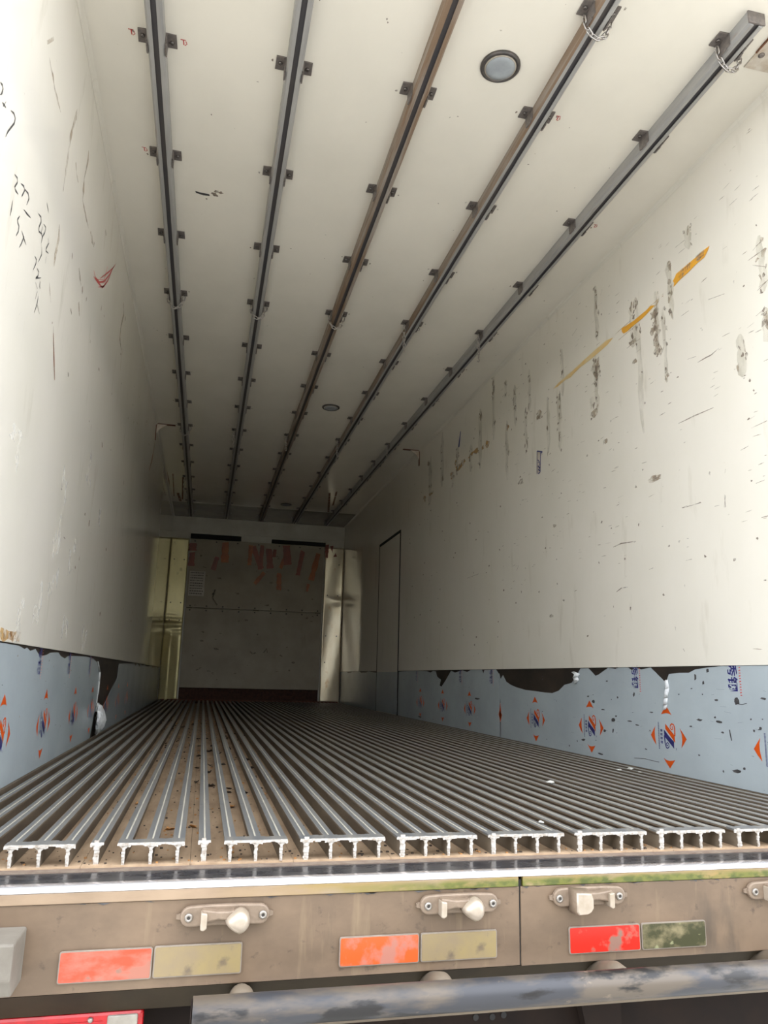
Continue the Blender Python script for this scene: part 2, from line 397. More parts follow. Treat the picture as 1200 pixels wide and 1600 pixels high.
# ---- floor: planks of extruded T-bars with open channels
PITCH = 0.0545
X0 = -1.0159
fl = MB(); fl.box((-HW - 0.09, -0.012, -0.17), (HW + 0.09, L + 0.08, -0.052))
floor = tag(fl.build('floor', 'sub_floor'), 'ribbed aluminium floor of long parallel bars with dirt in the channels', 'floor', kind='structure')
FY1 = L
def bar_mesh(double, y0, jag):
    rr = random.Random(jag)
    m = MB()
    hw, st = 0.0128, (0.0052 if double else 0.0030)
    zt, zu, zb = 0.0, -0.0055, -0.042
    prof = [(-st, zb), (-st, zu-0.006), (-hw+0.003, zu), (-hw, zu+0.001), (-hw, zt), (-0.0020, zt), (-0.0013, zt+0.0008), (0.0013, zt+0.0008),
            (0.0020, zt), (hw, zt), (hw, zu+0.001), (hw-0.003, zu), (st, zu-0.006), (st, zb)]
    mats = [2, 2, 2, 2, 0, 1, 1, 1, 0, 2, 2, 2, 2, 2]
    pr = [(a, y0, b) for a, b in prof]
    m.prism(pr, (0, FY1 - y0 - 0.001, 0), mi=3, side=mats, back=2)
    # burr of white oxide on the sawn end
    for t in range(7 if double else 5):
        z = zb + 0.003 + t*0.0062
        w = st + rr.uniform(0.0, 0.0012)
        o = rr.uniform(-0.001, 0.001)
        m.box((o - w, y0 - rr.uniform(0.0006, 0.0022), z), (o + w*rr.uniform(0.5, 1), y0 + 0.002, z + rr.uniform(0.004, 0.0066)), 3)
    x = -hw - 0.001
    while x < hw:
        w = rr.uniform(0.003, 0.007)
        m.box((x, y0 - 0.0018, -rr.uniform(0.0045, 0.0085)), (min(x + w, hw + 0.001), y0 + 0.001, -0.0012), 3)
        x += w
    return m.mesh('t_bar', ['bar_top', 'bar_ridge', 'bar_side', 'cut_metal'])
bar_single = [bar_mesh(False, 0.0, s) for s in range(4)]
bar_double = [bar_mesh(True, 0.0, 20 + s) for s in range(3)]
bar_recess = bar_mesh(True, 0.012, 40)
for j in range(-2, 11):
    first = 3 + 4*(j - 0) - 4
    ids = [i for i in range(first, first + 4) if X0 + PITCH*i > -HW + 0.02 and X0 + PITCH*i < HW - 0.02]
    if not ids: continue
    xa = max(-HW + 0.001, X0 + PITCH*ids[0] - PITCH*0.5); xb = min(HW - 0.001, X0 + PITCH*ids[-1] + PITCH*0.5)
    if ids[-1] == 40: xb = HW - 0.001
    if xa < -HW + 0.04: xa = -HW + 0.001
    p = MB(); p.box((xa + 0.0004, -0.004, -0.0515), (xb - 0.0004, L - 0.001, -0.042))
    plank = p.build('floor_plank', 'channel_dirt', floor)
    for i in ids:
        dbl = (i - 3) % 4 == 0
        me = random.choice(bar_double if dbl else bar_single)
        if dbl and i in (3, 7): me = bar_recess
        b = link('t_bar', me, plank)
        b.location = (X0 + PITCH*i, 0, 0)
    # thin crushed skin along the sawn end that ties the bar tops together
    tie = [i for i in ids if not ((i - 3) % 4 == 0 and i < 8)]
    if len(tie) > 1:
        s = MB()
        x = X0 + PITCH*tie[0] - 0.013
        xe = X0 + PITCH*tie[-1] + 0.013
        while x < xe - 1e-4:
            w = min(random.uniform(0.006, 0.014), xe - x)
            d = random.uniform(0.003, 0.0062); f = random.uniform(0.001, 0.003)
            s.box((x, -f, -d), (x + w, -f + 0.002, 0.0004), 1)
            s.box((x, -f + 0.002, -0.0028), (x + w, 0.034 + random.uniform(-0.004, 0.004), 0.0013), 0)
            x += w
        s.build('end_strip', ['bar_top', 'cut_metal'], plank)

# ---- side walls
def side_wall(sgn, name, label, core_label):
    c = MB()
    xa, xb = sgn*(HW + 0.006), sgn*(HW + 0.095)
    c.box((min(xa, xb), R_END, -0.17), (max(xa, xb), L + 0.095, H + 0.09), 0)
    core = tag(c.build(name + '_lower', 'kick_steel'), core_label, 'wall', kind='structure')
    cap = MB()
    cap.box((min(xa, xb), R_END - 0.012, -0.05), (max(xa, xb), R_END - 0.001, H + 0.09))
    cap.build('edge_cap', 'beam_lip', core)
    p = MB()
    x2 = sgn*(HW + 0.0055)
    p.box((min(sgn*HW, x2), R_END, ZP), (max(sgn*HW, x2), L - 0.001, H - 0.001), 0)
    return tag(p.build(name, 'panel_white', bevel=0.0015), label, 'wall', kind='structure')
wall_right = side_wall(1, 'wall_right', 'white glossy side wall panel with scuffs and yellow tape', 'dark bare kick plate showing where the film is torn below the taped wall')
wall_left = side_wall(-1, 'wall_left', 'white glossy side wall panel with handwritten numbers and brown drips', 'dark bare kick plate showing in the ragged gap below the handwritten wall')
c = MB(); c.box((-HW - 0.095, R_END, H), (HW + 0.095, L + 0.095, H + 0.10))
ceiling = tag(c.build('ceiling', 'ceiling_white'), 'white ceiling panel carrying five steel rails', 'ceiling', kind='structure')
c = MB(); c.box((-HW - 0.095, R_END - 0.012, H), (HW + 0.095, R_END - 0.001, H + 0.10))
c.build('edge_cap', 'beam_lip', ceiling)
c = MB(); c.box((-HW - 0.09, L, -0.17), (HW + 0.09, L + 0.09, H - 0.001))
wall_front = tag(c.build('wall_front', 'front_white'), 'pale front wall at the far end of the box', 'wall', kind='structure')
# seam cove strips where walls meet ceiling
for sgn in (1, -1):
    t = MB()
    pts = [(sgn*(HW - 0.0005), R_END, H - 0.0005), (sgn*(HW - 0.0005), R_END, H - 0.018), (sgn*(HW - 0.006), R_END, H - 0.006), (sgn*(HW - 0.018), R_END, H - 0.0005)]
    t.prism(pts, (0, L - R_END - 0.002, 0))
    tag(t.build('trim_1' if sgn > 0 else 'trim_2', 'panel_white'),
        'thin white sealant cove above the %s wall' % ('taped' if sgn > 0 else 'handwritten'), 'trim', kind='structure')
# dark gasket line at the foot of each wall
for sgn in (1, -1):
    t = MB()
    a, b = sorted((sgn*(HW + 0.0055), sgn*(HW - 0.004)))
    t.box((a, 0.0, -0.0515 + 0.0095), (b, L - 0.002, -0.006))
    tag(t.build('baseboard_right' if sgn > 0 else 'baseboard_left', 'bar_side'),
        'low dirty metal strip at the foot of the %s wall' % ('taped' if sgn > 0 else 'handwritten'), 'baseboard', kind='structure')

# ---- side door outline in the right wall
DY0, DY1, DZ1 = 5.69, 6.63, 1.83
d = MB(); d.box((HW - 0.004, DY0, -0.004), (HW - 0.0001, DY1, DZ1))
door = tag(d.build('door_1', 'panel_white'), 'white side door cut into the right wall, outlined by black seal', 'door', kind='structure')
s = MB()
for (a, b) in (((HW - 0.0065, DY0 - 0.014, -0.004), (HW + 0.004, DY0, DZ1 + 0.03)), ((HW - 0.0065, DY1, -0.004), (HW + 0.004, DY1 + 0.016, DZ1 + 0.03)),
               ((HW - 0.0065, DY0, DZ1), (HW + 0.004, DY1, DZ1 + 0.03))):
    s.box(a, b)
s.build('door_seal', 'black_gap', door)
d = MB(); d.box((HW - 0.0062, DY0 + 0.01, 0.0), (HW - 0.0041, DY1 - 0.01, 0.415))
d.build('kick_film', 'film', door)

# ================================================================== FRONT END
bx0, bx1, bz0, bzm, bz1 = -0.965, 0.925, 0.165, 1.235, 2.20
bulk = tag(empty('bulkhead', (0, 8.99, 0)), 'grey two-board bulkhead with torn red tape at the far end', 'bulkhead')
def rel(o, root):
    o.location = -root.location
    return o
b1 = MB(); b1.box((bx0, 8.99, bzm + 0.004), (bx1, 9.02, bz1)); o1 = rel(b1.build('upper_board', 'bulkhead_grey', bulk, bevel=0.003), bulk)
b2 = MB(); b2.box((bx0, 8.988, bz0), (bx1, 9.02, bzm - 0.004)); o2 = rel(b2.build('lower_board', 'bulkhead_grey', bulk, bevel=0.003), bulk)
for (zz, n) in ((bzm + 0.03, 9), (bzm - 0.03, 9), (bz1 - 0.03, 7)):
    for i in range(n):
        r_ = MB(); x = bx0 + 0.06 + (bx1 - bx0 - 0.12)*i/(n - 1)
        r_.lathe([(0.011, 0), (0.010, 0.003), (0.004, 0.006)], (x, 8.989 if zz > bzm else 8.987, zz), (0, -1, 0), 8)
        rel(r_.build('rivet', 'ink_black', bulk), bulk)
sp = MB()
for x in (bx0 + 0.05, 0.0, bx1 - 0.05):
    sp.box((x - 0.04, 9.02, bz0), (x + 0.04, L - 0.001, bz1))
rel(sp.build('standoff', 'under_dark', bulk), bulk)
# small dents and dark scrapes on the boards
sc = MB()
def on_bulk(x, z, lift=0.0): return (x, 8.9868 - lift, z)
random.seed(5)
for i in range(46):
    x = random.uniform(bx0 + 0.1, bx1 - 0.1); z = random.uniform(0.3, 2.1)
    blob(sc, (x, z), random.uniform(0.006, 0.03), random.uniform(0.004, 0.014), on_bulk, 0, 0, rot=random.uniform(-0.5, 0.5))
ribbon(sc, [[-0.053, 0.668], [-0.015, 0.634], [0.028, 0.653]], 0.02, on_bulk)
ribbon(sc, [[0.134, 0.656], [0.175, 0.711], [0.187, 0.658]], 0.018, on_bulk)
ribbon(sc, [[-0.583, 1.499], [-0.61, 1.381], [-0.542, 1.286]], 0.02, on_bulk)
x = rel(sc.build('scrape_marks', 'scuff_dark', bulk, recalc=False), bulk); x['kind'] = 'stuff'
# dark return-air cavity under the boards
cv = MB(); cv.box((bx0, L - 0.012, -0.041), (bx1, L - 0.001, bz0 - 0.002))
tag(cv.build('return_air_cavity', 'cavity'), 'dark rusty return-air gap below the bulkhead boards', 'vent')
cv = MB(); cv.box((-1.2, 8.955, -0.041), (1.2, 8.985, 0.012))
tag(cv.build('rusty_threshold', 'rust_strip'), 'rust-red strip across the floor below the bulkhead', 'strip')
# black slots over the boards
for i, (xa, xb, za, zb) in enumerate(((-0.97, -0.27, 2.212, 2.275), (0.165, 0.945, 2.212, 2.262))):
    v = MB(); v.box((xa, L - 0.05, za), (xb, L - 0.001, zb), 0)
    n = 7
    for k in range(n):
        xx = xa + (xb - xa)*(k + 0.5)/n
        v.box((xx - 0.006, L - 0.056, za), (xx + 0.006, L - 0.045, zb), 0)
    tag(v.build('air_slot', 'black_gap'), ('long black air slot above the bulkhead on the handwritten wall side' if i == 0 else 'long black air slot above the bulkhead on the taped wall side'), 'vent', 'air slots above the bulkhead')
# header sheet over the boards
v = MB(); v.box((-HW + 0.002, L - 0.02, 2.30), (HW - 0.002, L - 0.001, H - 0.002))
tag(v.build('header_sheet', 'front_white'), 'pale header sheet between bulkhead and ceiling', 'panel')

# corner guards: bent metal plates, crumpled halfway up on one side
def guard(xa, xb, crumple, m, label):
    nx, nz = 14, 90
    mb = MB(); grid = []
    for iz in range(nz + 1):
        z = 2.2*iz/nz
        row = []
        for ix in range(nx + 1):
            u = ix/nx                      # 0 at the wall, 1 at the bulkhead
            x = xa + (xb - xa)*u
            y = L - 0.03
            if crumple:
                d_ = z - 0.98
                y -= 0.075*math.exp(-(d_/0.045)**2)*(1 - u)**1.4
                y -= 0.022*math.sin(d_*60)*math.exp(-(d_/0.13)**2)*(1 - 0.6*u)
                if z < 0.98:
                    y -= 0.075*min(1, (0.98 - z)/0.3)*max(0, 1 - abs(u - 0.42)/0.42)
            else:
                y -= 0.012*math.sin(z*3.1 + u*2)*u*(1 - u)*4
                y -= 0.02*math.exp(-((z - 1.42)/0.06)**2)*math.exp(-((u - 0.3)/0.35)**2)
            row.append((x, y, z + 0.0))
        grid.append(row)
    for iz in range(nz):
        for ix in range(nx):
            mb.face([grid[iz][ix], grid[iz][ix+1], grid[iz+1][ix+1], grid[iz+1][ix]], 0, True)
    root = tag(empty('corner_guard', (xa, L - 0.03, 0)), label, 'corner guard')
    me = mb.mesh('guard_plate', m)
    bm = bmesh.new(); bm.from_mesh(me); bmesh.ops.remove_doubles(bm, verts=bm.verts, dist=1e-5)
    bmesh.ops.recalc_face_normals(bm, faces=bm.faces); bm.to_mesh(me); bm.free()
    o = rel(link('guard_plate', me, root), root)
    so = o.modifiers.new('solid', 'SOLIDIFY'); so.thickness = 0.004; so.offset = 0
    for z in ((1.06, 1.3, 1.9, 0.3) if crumple else (0.92, 1.5, 1.95, 0.55)):
        for u in (0.25, 0.8):
            s_ = MB(); s_.lathe([(0.009, 0), (0.008, 0.003), (0.003, 0.005)], (xa + (xb - xa)*u, L - 0.034, z), (0, -1, 0), 8)
            rel(s_.build('rivet', 'ink_black', root), root)
    f = MB()
    fx = sorted((xa, xa + (xb - xa)*0.42))
    if crumple:
        pass
    return root
guard(-HW + 0.003, -0.985, True, 'guard_metal', 'yellowish metal corner plate crumpled halfway up, beside the bulkhead')
guard(HW - 0.003, 0.945, False, 'guard_bright', 'pale stained metal corner plate with rust blotches, beside the bulkhead')

# tape and paper on the bulkhead
def bk_strip(name, pts, w, m, label, cat='tape', group='torn red tape on the bulkhead', depth=8.9862):
    mb = MB()
    P = [Vector((a, b)) for a, b in pts]
    out = []
    left, right = [], []
    n = 7
    for i in range(n + 1):
        t = i/n
        seg = t*(len(P) - 1); k = min(int(seg), len(P) - 2)
        p_ = P[k].lerp(P[k+1], seg - k); d_ = (P[k+1] - P[k]).normalized()
        nn = Vector((-d_.y, d_.x))
        ww = w*(0.5 + random.uniform(-0.09, 0.09))
        left.append(p_ + nn*ww + d_*random.uniform(-0.01, 0.01)); right.append(p_ - nn*ww + d_*random.uniform(-0.01, 0.01))
    poly = left + right[::-1]
    mb.prism([(q.x, depth, q.y) for q in poly], (0, -0.0012, 0))
    o = mb.build(name, m)
    place(o, (P[0].x, depth, P[0].y))
    tag(o, label, cat, group)
random.seed(21)
Z3 = [[[-0.93, 2.139], [-0.931, 2.021]], [[-0.929, 2.005], [-0.933, 1.814]], [[-0.487, 2.177], [-0.479, 1.888]], [[-0.587, 1.955], [-0.632, 1.768]], [[-0.128, 2.145], [-0.136, 1.86]], [[-0.1, 2.147], [0.034, 1.83]], [[0.03, 2.155], [0.019, 1.81]], [[0.125, 2.119], [0.16, 1.838]], [[0.215, 2.124], [0.202, 2.002]], [[0.373, 2.183], [0.407, 1.904]], [[0.408, 2.136], [0.307, 1.852]], [[0.614, 2.116], [0.557, 1.756]], [[0.842, 2.097], [0.754, 1.708]], [[0.292, 1.771], [0.298, 1.536]], [[0.075, 1.768], [-0.042, 1.608]], [[0.717, 1.654], [0.7, 1.543]]]
W3 = [0.1, 0.08, 0.10, 0.06, 0.055, 0.07, 0.06, 0.09, 0.05, 0.10, 0.05, 0.065, 0.075, 0.065, 0.055, 0.035]
M3 = ['tape_red', 'tape_red', 'tape_orange', 'tape_red', 'tape_orange', 'tape_red', 'tape_red', 'tape_red', 'tape_red', 'tape_red', 'tape_orange', 'tape_red', 'tape_orange', 'tape_orange', 'tape_orange', 'tape_orange']
TL = ['dark red tape end above the paper notice, topmost scrap', 'dark red tape scrap hanging just above the paper notice', 'broad orange tape strip next to the small slanted red one',
      'small slanted dark red tape scrap between two orange strips', 'narrow upright orange tape strip beside the dense red cluster', 'slanting dark red tape strip crossing another in the red cluster',
      'upright dark red tape strip crossed by a slanting one', 'broad dark red tape strip in the middle of the red cluster', 'short dark red tape stub beside the broad middle strip',
      'broad dark red tape strip with an orange tail crossing it', 'thin orange tape tail crossing the broad red strip', 'long slanted dark red tape strip beside the long orange one',
      'long slanted orange tape strip near the pale corner plate', 'lone orange tape scrap hanging below the red cluster', 'short diagonal orange tape scrap below the red cluster', 'tiny orange tape crumb under the long orange strip']
for k, (pts, w, m, lab) in enumerate(zip(Z3, W3, M3, TL)):
    bk_strip('tape_strip', pts, w, m, lab, group='torn red and orange tape on the bulkhead', depth=8.9862 - 0.0014*(k % 5))
for lab, pts, w in zip(('upright dark red tape scrap at the top of the pale corner plate', 'slanted dark red tape scrap at the top of the pale corner plate'), [[[0.968, 2.238], [0.966, 2.048]], [[1.035, 2.219], [1.095, 2.069]]], (0.05, 0.045)):
    bk_strip('tape_strip', pts, w, 'tape_red', lab, group='red tape scraps on the corner plate', depth=L - 0.042)
# paper notice with printed rows
px0, px1, pz0, pz1 = -0.945, -0.73, 1.40, 1.745
n_ = MB(); n_.box((px0, 8.985, pz0), (px1, 8.9868, pz1))
notice = tag(n_.build('paper_notice', 'paper'), 'pale paper notice with rows of small print on the bulkhead', 'notice')
n_ = MB()
random.seed(3)
for r in range(9):
    z = pz1 - 0.03 - r*0.036; x = px0 + 0.015
    while x < px1 - 0.03:
        w = random.uniform(0.008, 0.028)
        n_.face([(x, 8.9846, z), (x + w, 8.9846, z), (x + w, 8.9846, z + 0.011), (x, 8.9846, z + 0.011)]); x += w + 0.007
n_.build('printed_rows', 'ink_black', notice, recalc=False)['kind'] = 'stuff'

# ================================================================== CEILING RAILS
ROWS = [0.105] + [0.5914 + 0.614*k for k in range(14)]
RAILX = [(-0.980, -0.981), (-0.5015, -0.506), (-0.033, -0.026), (0.449, 0.449), (0.951, 0.905)]
RAIL_Y0, RAIL_Y1 = -0.012, 8.78
def rail_x(i, y):
    a, b = RAILX[i]
    return a + (b - a)*(y - RAIL_Y0)/(RAIL_Y1 - RAIL_Y0)
plate_me = {}
def bracket_mesh(sgn, var):
    m = MB(); rr = random.Random(var)
    a, b = sorted((sgn*0.0005, sgn*0.036))
    pts = [(sgn*0.0005, -0.030, 0), (sgn*0.036, -0.030 + rr.uniform(-.002, .002), 0), (sgn*(0.036 + rr.uniform(-.002, .002)), 0.030, 0), (sgn*0.0005, 0.030, 0)]
    m.prism([(x, y, -0.001) for x, y, z in pts], (0, 0, -0.005))
    a, b = sorted((sgn*0.0005, sgn*0.0055))
    m.box((a, -0.030, -0.047), (b, 0.030, -0.006))
    m.box((a, -0.012, -0.051), (b, 0.022, -0.047))
    return m.mesh('bracket', 'bracket_steel')
bm_l = [bracket_mesh(-1, v) for v in range(3)]; bm_r = [bracket_mesh(1, v) for v in range(3)]
bo = MB(); bo.lathe([(0.0085, 0), (0.0085, 0.005), (0.006, 0.007)], (0, 0, 0), (0, 0, -1), 6)
bolt_me = bo.mesh('bolt', 'bolt_steel')
RLAB = ['grey slotted ceiling rail running along the handwritten wall',
        'grey slotted ceiling rail, second from the handwritten wall',
        'rust-brown slotted ceiling rail along the middle of the ceiling',
        'slotted ceiling rail with rusty flank, second from the taped wall',
        'grey slotted ceiling rail running along the taped wall']
for i in range(5):
    root = tag(empty('ceiling_rail', (rail_x(i, RAIL_Y0), RAIL_Y0, H)), RLAB[i], 'rail', 'slotted rails on the ceiling')
    m = MB()
    pf = [(-0.029, -0.0005), (-0.029, -0.044), (-0.022, -0.051), (-0.0095, -0.051), (-0.0095, -0.047), (-0.024, -0.044), (-0.024, -0.005),
          (0.024, -0.005), (0.024, -0.044), (0.0095, -0.047), (0.0095, -0.051), (0.022, -0.051), (0.029, -0.044), (0.029, -0.0005)]
    side = [0, 0, 1, 1, 2, 2, 2, 2, 2, 1, 1, 1, 1, 1]
    dx = rail_x(i, RAIL_Y1) - rail_x(i, RAIL_Y0)
    n = len(pf)
    m.prism([(a, 0, b) for a, b in pf], (dx, RAIL_Y1 - RAIL_Y0, 0), mi=1, side=side)
    mats = ['rail_grey', 'rail_grey', 'rail_inner_shade']
    if i in (2, 3): mats = ['rail_rusty', 'rail_grey' if i == 3 else 'rail_rusty', 'rail_inner_shade']
    m.build('rail_channel', mats, root)
    # dark strip standing in for the shade inside the slot
    s = MB(); s.prism([(a, 0.001, b) for a, b in ((-0.023, -0.0385), (0.023, -0.0385), (0.023, -0.040), (-0.023, -0.040))], (dx, RAIL_Y1 - RAIL_Y0 - 0.002, 0))
    s.build('slot_shade', 'rail_inner_shade', root)
    for k, y in enumerate(ROWS):
        for sgn, ml in ((-1, bm_l), (1, bm_r)):
            b = link('bracket', random.choice(ml), root)
            b.location = (rail_x(i, y) - rail_x(i, RAIL_Y0) + sgn*0.029, y - RAIL_Y0, 0)
            q = link('bolt', bolt_me, b)
            q.location = (sgn*0.021, random.uniform(-0.004, 0.004), -0.006)
    e = MB(); e.box((-0.031, -0.006, -0.046), (0.031, -0.001, 0.0 - 0.001)); e.build('end_plate', 'bracket_steel', root)

# dirt and red marker ticks by the bracket plates
random.seed(8)
tk = MB()
for i in range(5):
    for k, y in enumerate(ROWS[:9]):
        for sgn in (-1, 1):
            if random.random() < 0.6:
                x = rail_x(i, y) + sgn*random.uniform(0.075, 0.085)
                blob(tk, (x, y + random.uniform(-0.03, 0.03)), 0.004, 0.006, on_ceiling, 0, 0)
for _ in range(60):
    blob(tk, (random.uniform(-1.15, 1.15), random.uniform(0.2, 5)), random.uniform(0.0015, 0.004), random.uniform(0.002, 0.005), on_ceiling)
tk.build('dirt_specks', 'scuff_dark', ceiling, recalc=False)['kind'] = 'stuff'
tk = MB()
for (i, k, sgn) in ((0, 1, -1), (0, 1, 1), (0, 2, -1), (3, 1, 1), (4, 2, 1)):
    x = rail_x(i, ROWS[k]) + sgn*0.088; y = ROWS[k]
    ribbon(tk, [(x - 0.010, y - 0.012), (x + 0.008, y - 0.012)], 0.004, on_ceiling)
    ribbon(tk, [(x, y - 0.012), (x + 0.001, y + 0.010)], 0.004, on_ceiling)
    ribbon(tk, [(x + 0.008, y - 0.008), (x + 0.012, y + 0.004), (x + 0.004, y + 0.012)], 0.003, on_ceiling)
tk.build('marker_ticks', 'ink_red', ceiling, recalc=False)['kind'] = 'stuff'
# black smear of adhesive on the ceiling
tk = MB()
tk.face([on_ceiling(a, b, 0.0006) for a, b in [[-0.86, 1.438], [-0.84, 1.443], [-0.797, 1.446], [-0.794, 1.459], [-0.823, 1.462], [-0.857, 1.452]]], 0)
blobs = [[-0.779, 1.436], [-0.765, 1.418], [-0.77, 1.448], [-0.745, 1.422]]
for q in blobs: blob(tk, q, 0.012, 0.010, on_ceiling, 0.0003, 1)
tk.build('adhesive_smear', ['ink_black', 'scuff_dark'], ceiling, recalc=False)

# darker sheet over the last metre of the ceiling, brown runs beside it
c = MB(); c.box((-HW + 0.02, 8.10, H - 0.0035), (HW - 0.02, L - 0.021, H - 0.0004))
c.build('end_sheet', 'dark_sheet', ceiling)
tk = MB(); random.seed(12)
for s_, w in zip([[[-1.227, 6.227], [-1.228, 6.999], [-1.238, 7.931]], [[-1.125, 7.609], [-1.107, 8.073]], [[-1.044, 6.79], [-1.08, 7.951]], [[-1.152, 6.683], [-1.178, 7.803]], [[0.668, 6.998], [0.825, 8.075]], [[0.738, 6.907], [0.819, 7.672]], [[-1.35, 6.892], [-1.383, 7.873]]], (0.05, 0.09, 0.05, 0.03, 0.07, 0.06, 0.05)):
    ribbon(tk, s_, w, on_ceiling, 0.0002, 0, True)
tk.build('rust_runs', 'stain_rust', ceiling, recalc=False)
# round lamps
for (x, y, lab) in ((0.223, 0.405, 'round flush ceiling lamp with grey lens near the chained rail ends'),
                    (0.203, 4.068, 'round flush ceiling lamp halfway along the ceiling'),
                    (0.227, 7.80, 'round flush ceiling lamp close to the bulkhead')):
    root = tag(empty('ceiling_lamp', (x, y, H)), lab, 'lamp', 'round ceiling lamps')
    m = MB(); m.lathe([(0.072, 0.0005), (0.072, 0.007), (0.067, 0.011), (0.060, 0.011), (0.058, 0.006)], (0, 0, 0), (0, 0, -1), 48)
    m.build('ring', 'lamp_ring', root)
    m = MB(); m.lathe([(0.0575, 0.007), (0.0575, 0.0105), (0.053, 0.0115)], (0, 0, 0), (0, 0, -1), 48); m.build('seal', 'lamp_seal', root)
    m = MB(); m.lathe([(0.053, 0.0116), (0.052, 0.0135), (0.035, 0.0150), (0.008, 0.0152), (0.004, 0.0150)], (0, 0, 0), (0, 0, -1), 48); m.build('lens', 'lamp_lens', root)

# corner gussets
for sgn, y, lab in ((-1, 4.93, 'small white triangular gusset with rusty edge above the handwritten wall'),
                    (1, 5.0, 'small white triangular gusset with rusty edge above the taped wall')):
    x = sgn*(HW - 0.0005)
    root = tag(empty('corner_gusset', (x, y, H)), lab, 'gusset', 'triangular corner gussets')
    m = MB(); m.prism([(0, 0, -0.001), (-sgn*0.10, 0, -0.001), (-sgn*0.035, 0, -0.05), (0, 0, -0.105)], (0, 0.004, 0)); m.build('web', 'gusset_white', root)
    m = MB(); m.box((min(0, -sgn*0.165), -0.004, -0.007), (max(0, -sgn*0.165), 0.02, -0.0008)); m.build('ceiling_flange', 'rust_strip', root)
    m = MB(); m.box((min(0, -sgn*0.006), -0.004, -0.155), (max(0, -sgn*0.006), 0.02, -0.007)); m.build('wall_flange', 'rust_strip', root)
# flat plate by the chained end of the rail
root = tag(empty('ceiling_plate', (1.064, 0.02, H)), 'white flat plate with a bolt beside the rail end', 'plate')
m = MB(); m.box((0, 0, -0.005), (0.15, 0.166, -0.0006)); m.build('plate', 'gusset_white', root, bevel=0.001)
m = MB(); m.box((-0.004, -0.01, -0.008), (0.0, 0.1, -0.0006)); m.build('rust_edge', 'stain_rust', root)
m = MB(); m.lathe([(0.011, 0.0), (0.011, 0.003), (0.007, 0.006)], (0.022, 0.104, -0.005), (0, 0, -1), 12); m.build('bolt', 'bracket_steel', root)

# chains
lk = MB()
pts = []
for a in range(14):
    t = 2*math.pi*a/14
    pts.append((0.0078*math.cos(t), 0, 0.0078*math.sin(t) + (0.0075 if math.sin(t) >= 0 else -0.0075)))
lk.tube(pts, 0.0026, 6, closed=True)
link_me = lk.mesh('link', 'chain_zinc')
hk = MB()
hk.tube([(0, 0, 0.010), (0, 0, 0.0), (0.004, 0, -0.010), (0.002, 0, -0.018), (-0.005, 0, -0.020), (-0.010, 0, -0.014)], 0.0024, 6)
hook_me = hk.mesh('hook', 'chain_zinc')
def chain(path, label, group, hook=False):
    P = [Vector(p) for p in path]
    # resample by link pitch
    step = 0.0235
    d = [0]
    for a, b in zip(P, P[1:]): d.append(d[-1] + (b - a).length)
    n = max(3, int(round(d[-1]/step)))
    root = tag(empty('chain', P[0]), label, 'chain', group)
    def at(s):
        for k in range(len(d) - 1):
            if s <= d[k+1] + 1e-9:
                return P[k].lerp(P[k+1], (s - d[k])/(d[k+1] - d[k]))
        return P[-1]
    for k in range(n):
        a, b = at(d[-1]*k/n), at(d[-1]*(k + 1)/n)
        t = (a - b).normalized()
        ref = Vector((0, 1, 0)) if k % 2 else (Vector((1, 0, 0)) if abs(t.x) < 0.9 else Vector((0, 0, 1)))
        if k % 2 == 0: ref = Vector((0, 1, 0)).cross(t)
        yv = (ref - t*ref.dot(t)).normalized(); xv = yv.cross(t)
        M = Matrix((xv, yv, t)).transposed().to_4x4()
        M.translation = (a + b)/2 - P[0]
        link('link', link_me, root, M)
    if hook:
        M = Matrix.Translation(P[-1] - P[0] - Vector((0, 0, 0.008)))
        link('hook', hook_me, root, M)
    return root
def loop_path(i, y, sag=0.05, dy=0.0):
    x = rail_x(i, y)
    a = Vector((x - 0.044, y + 0.02, H - 0.016)); b = Vector((x + 0.050, y + 0.02, H - 0.016))
    out = []
    for k in range(17):
        t = k/16
        p_ = a.lerp(b, t)
        u = 2*t - 1
        p_.z -= (sag + 0.030)*(1 - u*u)**0.62
        p_.y += dy*(1 - u*u)
        out.append(p_)
    return out
def drop_path(i, y, ln):
    x = rail_x(i, y) - 0.046
    return [Vector((x, y + 0.015, H - 0.014)), Vector((x - 0.001, y + 0.018, H - 0.05)), Vector((x + 0.004, y + 0.02, H - ln))]
wn_ = ['the rail along the handwritten wall', 'the second rail from the handwritten wall', 'the middle rail', 'the second rail from the taped wall', 'the rail along the taped wall']
chain(loop_path(3, ROWS[0]), 'steel chain looped under ' + wn_[3] + ' by its open end', 'chains looped under the rails')
chain(loop_path(4, ROWS[0], 0.055), 'steel chain looped under ' + wn_[4] + ' by its open end', 'chains looped under the rails')
for i in range(3):
    chain(loop_path(i, ROWS[4]), 'thin chain looped below ' + wn_[i] + ', fourth bracket row', 'chains looped under the rails')
chain(drop_path(3, ROWS[4], 0.19), 'chain hanging straight from ' + wn_[3] + ', fourth bracket row', 'chains hanging from the rails')
chain(drop_path(4, ROWS[4], 0.17), 'chain with hook hanging from ' + wn_[4] + ', fourth bracket row', 'chains hanging from the rails', True)
chain(loop_path(0, ROWS[8]), 'thin chain looped below ' + wn_[0] + ' beside the gusset', 'chains looped under the rails')
for i, ln in ((1, 0.16), (2, 0.15), (3, 0.20), (4, 0.14)):
    chain(drop_path(i, ROWS[8], ln), 'chain hanging in the dark from ' + wn_[i] + ', eighth bracket row', 'chains hanging from the rails')
chain(drop_path(0, ROWS[11], 0.16), 'chain hanging near the bulkhead from ' + wn_[0], 'chains hanging from the rails')
